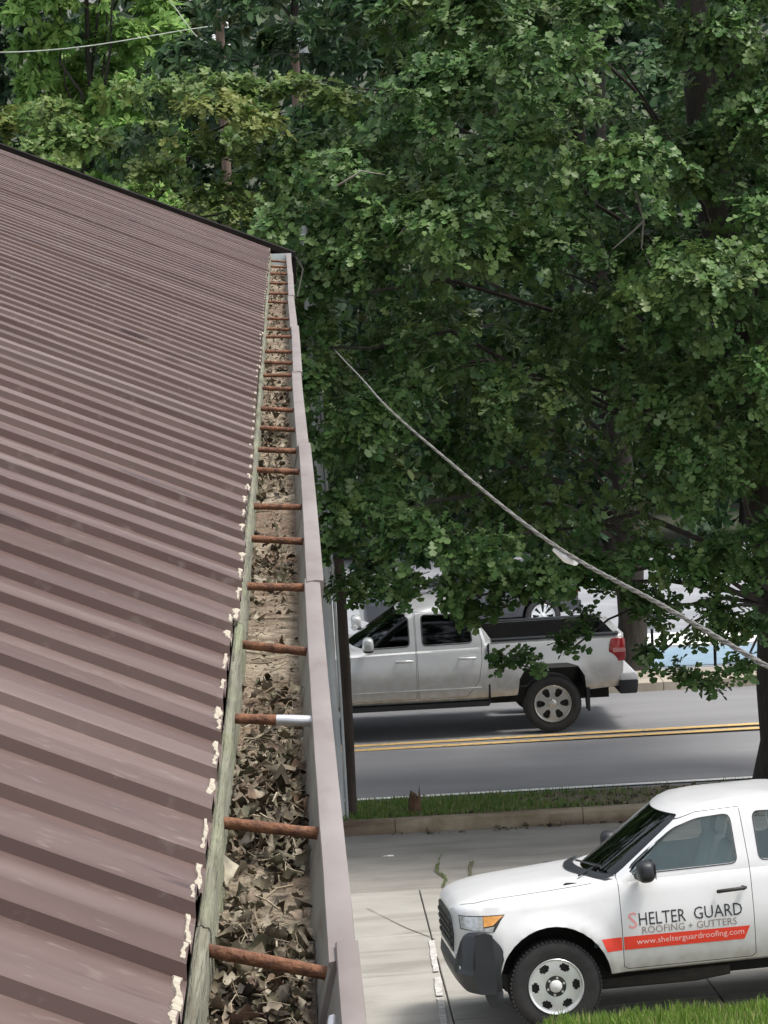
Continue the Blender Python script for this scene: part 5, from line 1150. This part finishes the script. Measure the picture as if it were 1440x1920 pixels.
def scrap(x, y, s, label, m):
    mb = MB(); V = []; F = []; n = 6
    for i in range(n):
        for j in range(n): V.append(((i/(n-1)-.5)*s, (j/(n-1)-.5)*s*.7, random.uniform(0, .35)*s*.5))
    for i in range(n-1):
        for j in range(n-1): F.append([i*n+j, i*n+j+1, (i+1)*n+j+1, (i+1)*n+j])
    o = mb.add(V, F).build('paper_scrap', m); o.location = gnd(x, y, .01); tag(o, label, 'litter', 'scraps on the asphalt'); return o
scrap(.906, 38.57, .13, 'white paper scrap on the dark asphalt left of the crack', M_wht)
scrap(.76, 39.6, .10, 'small pale scrap on the asphalt nearest the kerb', mat('grey_paper', (.6, .58, .55), None, 1, .8))
M_grass = leafmat('grass_blade', [(0, (.10, .18, .03)), (.5, (.17, .29, .05)), (.82, (.24, .36, .085)), (1, (.42, .40, .18))], .35, .5)
M_vgrass = leafmat('verge_grass_blade', [(0, (.07, .14, .025)), (.5, (.12, .22, .045)), (.8, (.19, .24, .08)), (1, (.30, .26, .13))], .3, .55)
def grass(name, pts, hs, m, label, lean=.5):
    n = len(pts); pts = np.asarray(pts, float); a = RNG.uniform(0, 2*np.pi, n); w = RNG.uniform(.004, .009, n); l = RNG.uniform(0, lean, n)*hs; b = RNG.uniform(0, 2*np.pi, n)
    sx = np.stack([np.cos(a), np.sin(a), 0*a], 1)*w[:, None]; ln = np.stack([np.cos(b), np.sin(b), 0*a], 1)*l[:, None]; up = np.stack([0*a, 0*a, hs], 1)
    V = np.stack([pts-sx, pts+sx, pts+up*.6+ln*.35+sx*.7, pts+up*.6+ln*.35-sx*.7, pts+up+ln], 1).reshape(-1, 3); o = np.arange(n)*5
    F = np.concatenate([np.stack([o, o+1, o+2], 1), np.stack([o, o+2, o+3], 1), np.stack([o+3, o+2, o+4], 1)])
    return tag(link(name, npmesh(name, V, F, m)), label, 'grass', kind='stuff')
n = 19000; X = RNG.uniform(1.75, 8.2, n); Y = RNG.uniform(25.2, 26.98, n); k = Y < 26.99-.25*np.exp(-(X-1.75)/.2)-.06*vnoise(X*4, X*0, 3); X, Y = X[k], Y[k]
hs = RNG.uniform(.05, .13, len(X))*(.6+.9*vnoise(X*5, Y*5, 4))
tag(strip('grass_bank', 1.68, 8.6, 24.4, 27.08, 0, 0, M_soil, nx=60, ny=60, shear=False, zf=lambda x, y: lotz(x, y)+.125*(1-smoothstep(26.72, 27.05, np.array(y)))*smoothstep(1.7, 1.95, np.array(x))*smoothstep(24.5, 25.1, np.array(y))), kind='structure')
grass('lawn_grass', np.stack([X, Y, lotz(X, Y)+.125*(1-smoothstep(26.72, 27.05, Y))*smoothstep(1.7, 1.95, X)+.002], 1), hs, M_grass, 'bright green grass in front of the white pickup wheel')
n = 22000; X = RNG.uniform(-2, 8, n); U = RNG.random(n); Y = ry(X, 40.63+1.72*U); pr = np.clip(1.25-.42*np.maximum(X-1.2, 0)+.9*(vnoise(X*2.2, Y*3, 8)-.5), .06, 1); k = RNG.random(n) < pr; X, Y, U = X[k], Y[k], U[k]
grass('verge_grass', np.stack([X, Y, gz(Y)+.13-.125*U], 1), RNG.uniform(.03, .11, len(X)), M_vgrass, 'patchy green grass on the verge between kerb and road')
Xs = []
for c, q in ((cr1, 22), (cr2, 9)):
    for (xa, ya), (xb, yb) in zip(c[:-1], c[1:]):
        for t in RNG.random(q): Xs.append((xa+(xb-xa)*t+RNG.normal(0, .012), ya+(yb-ya)*t, 0))
Xs = np.array(Xs); Xs[:, 2] = lotz(Xs[:, 0], Xs[:, 1]); grass('crack_weeds', Xs, RNG.uniform(.01, .045, len(Xs)), M_vgrass, 'small weeds growing along the cracks in the lot')
# brown leaf drift on the verge and against the kerb
n = 700; X = RNG.uniform(1.0, 7.5, n); U = RNG.random(n); Y = ry(X, 40.66+1.65*U); low = RNG.random(n) < .12; Y = np.where(low, ry(X, 40.2+RNG.random(n)*.2), Y); zz = np.where(low, gz(Y)+.012, gz(Y)+.14-.125*U)
RMx = rotm(n); VV = []; FF = []; o = 0
for i in range(n):
    v, f = DL[i % 8]; VV.append((v*RNG.uniform(.03, .09)) @ RMx[i].T+np.array([X[i], Y[i], zz[i]])); FF.append(f+o); o += len(v)
tag(link('leaf_drift', npmesh('leaf_drift', np.concatenate(VV), np.concatenate(FF), M_dead, smooth=True)), 'drift of brown dead leaves on the verge and along the kerb', 'dead leaves', kind='stuff')

# the empties of long things stand at the things' own bases
def rebase(o, loc):
    T_ = Matrix.Translation(Vector(loc))
    for c in o.children: c.matrix_parent_inverse = T_.inverted()
    o.matrix_world = T_
rebase(bld, (-.26, 10, -.3)); rebase(gut, (-.05, 10, ZL-.1)); rebase(kerb, gnd(3, 40.5)); rebase(pv, gnd(3, 50.4))
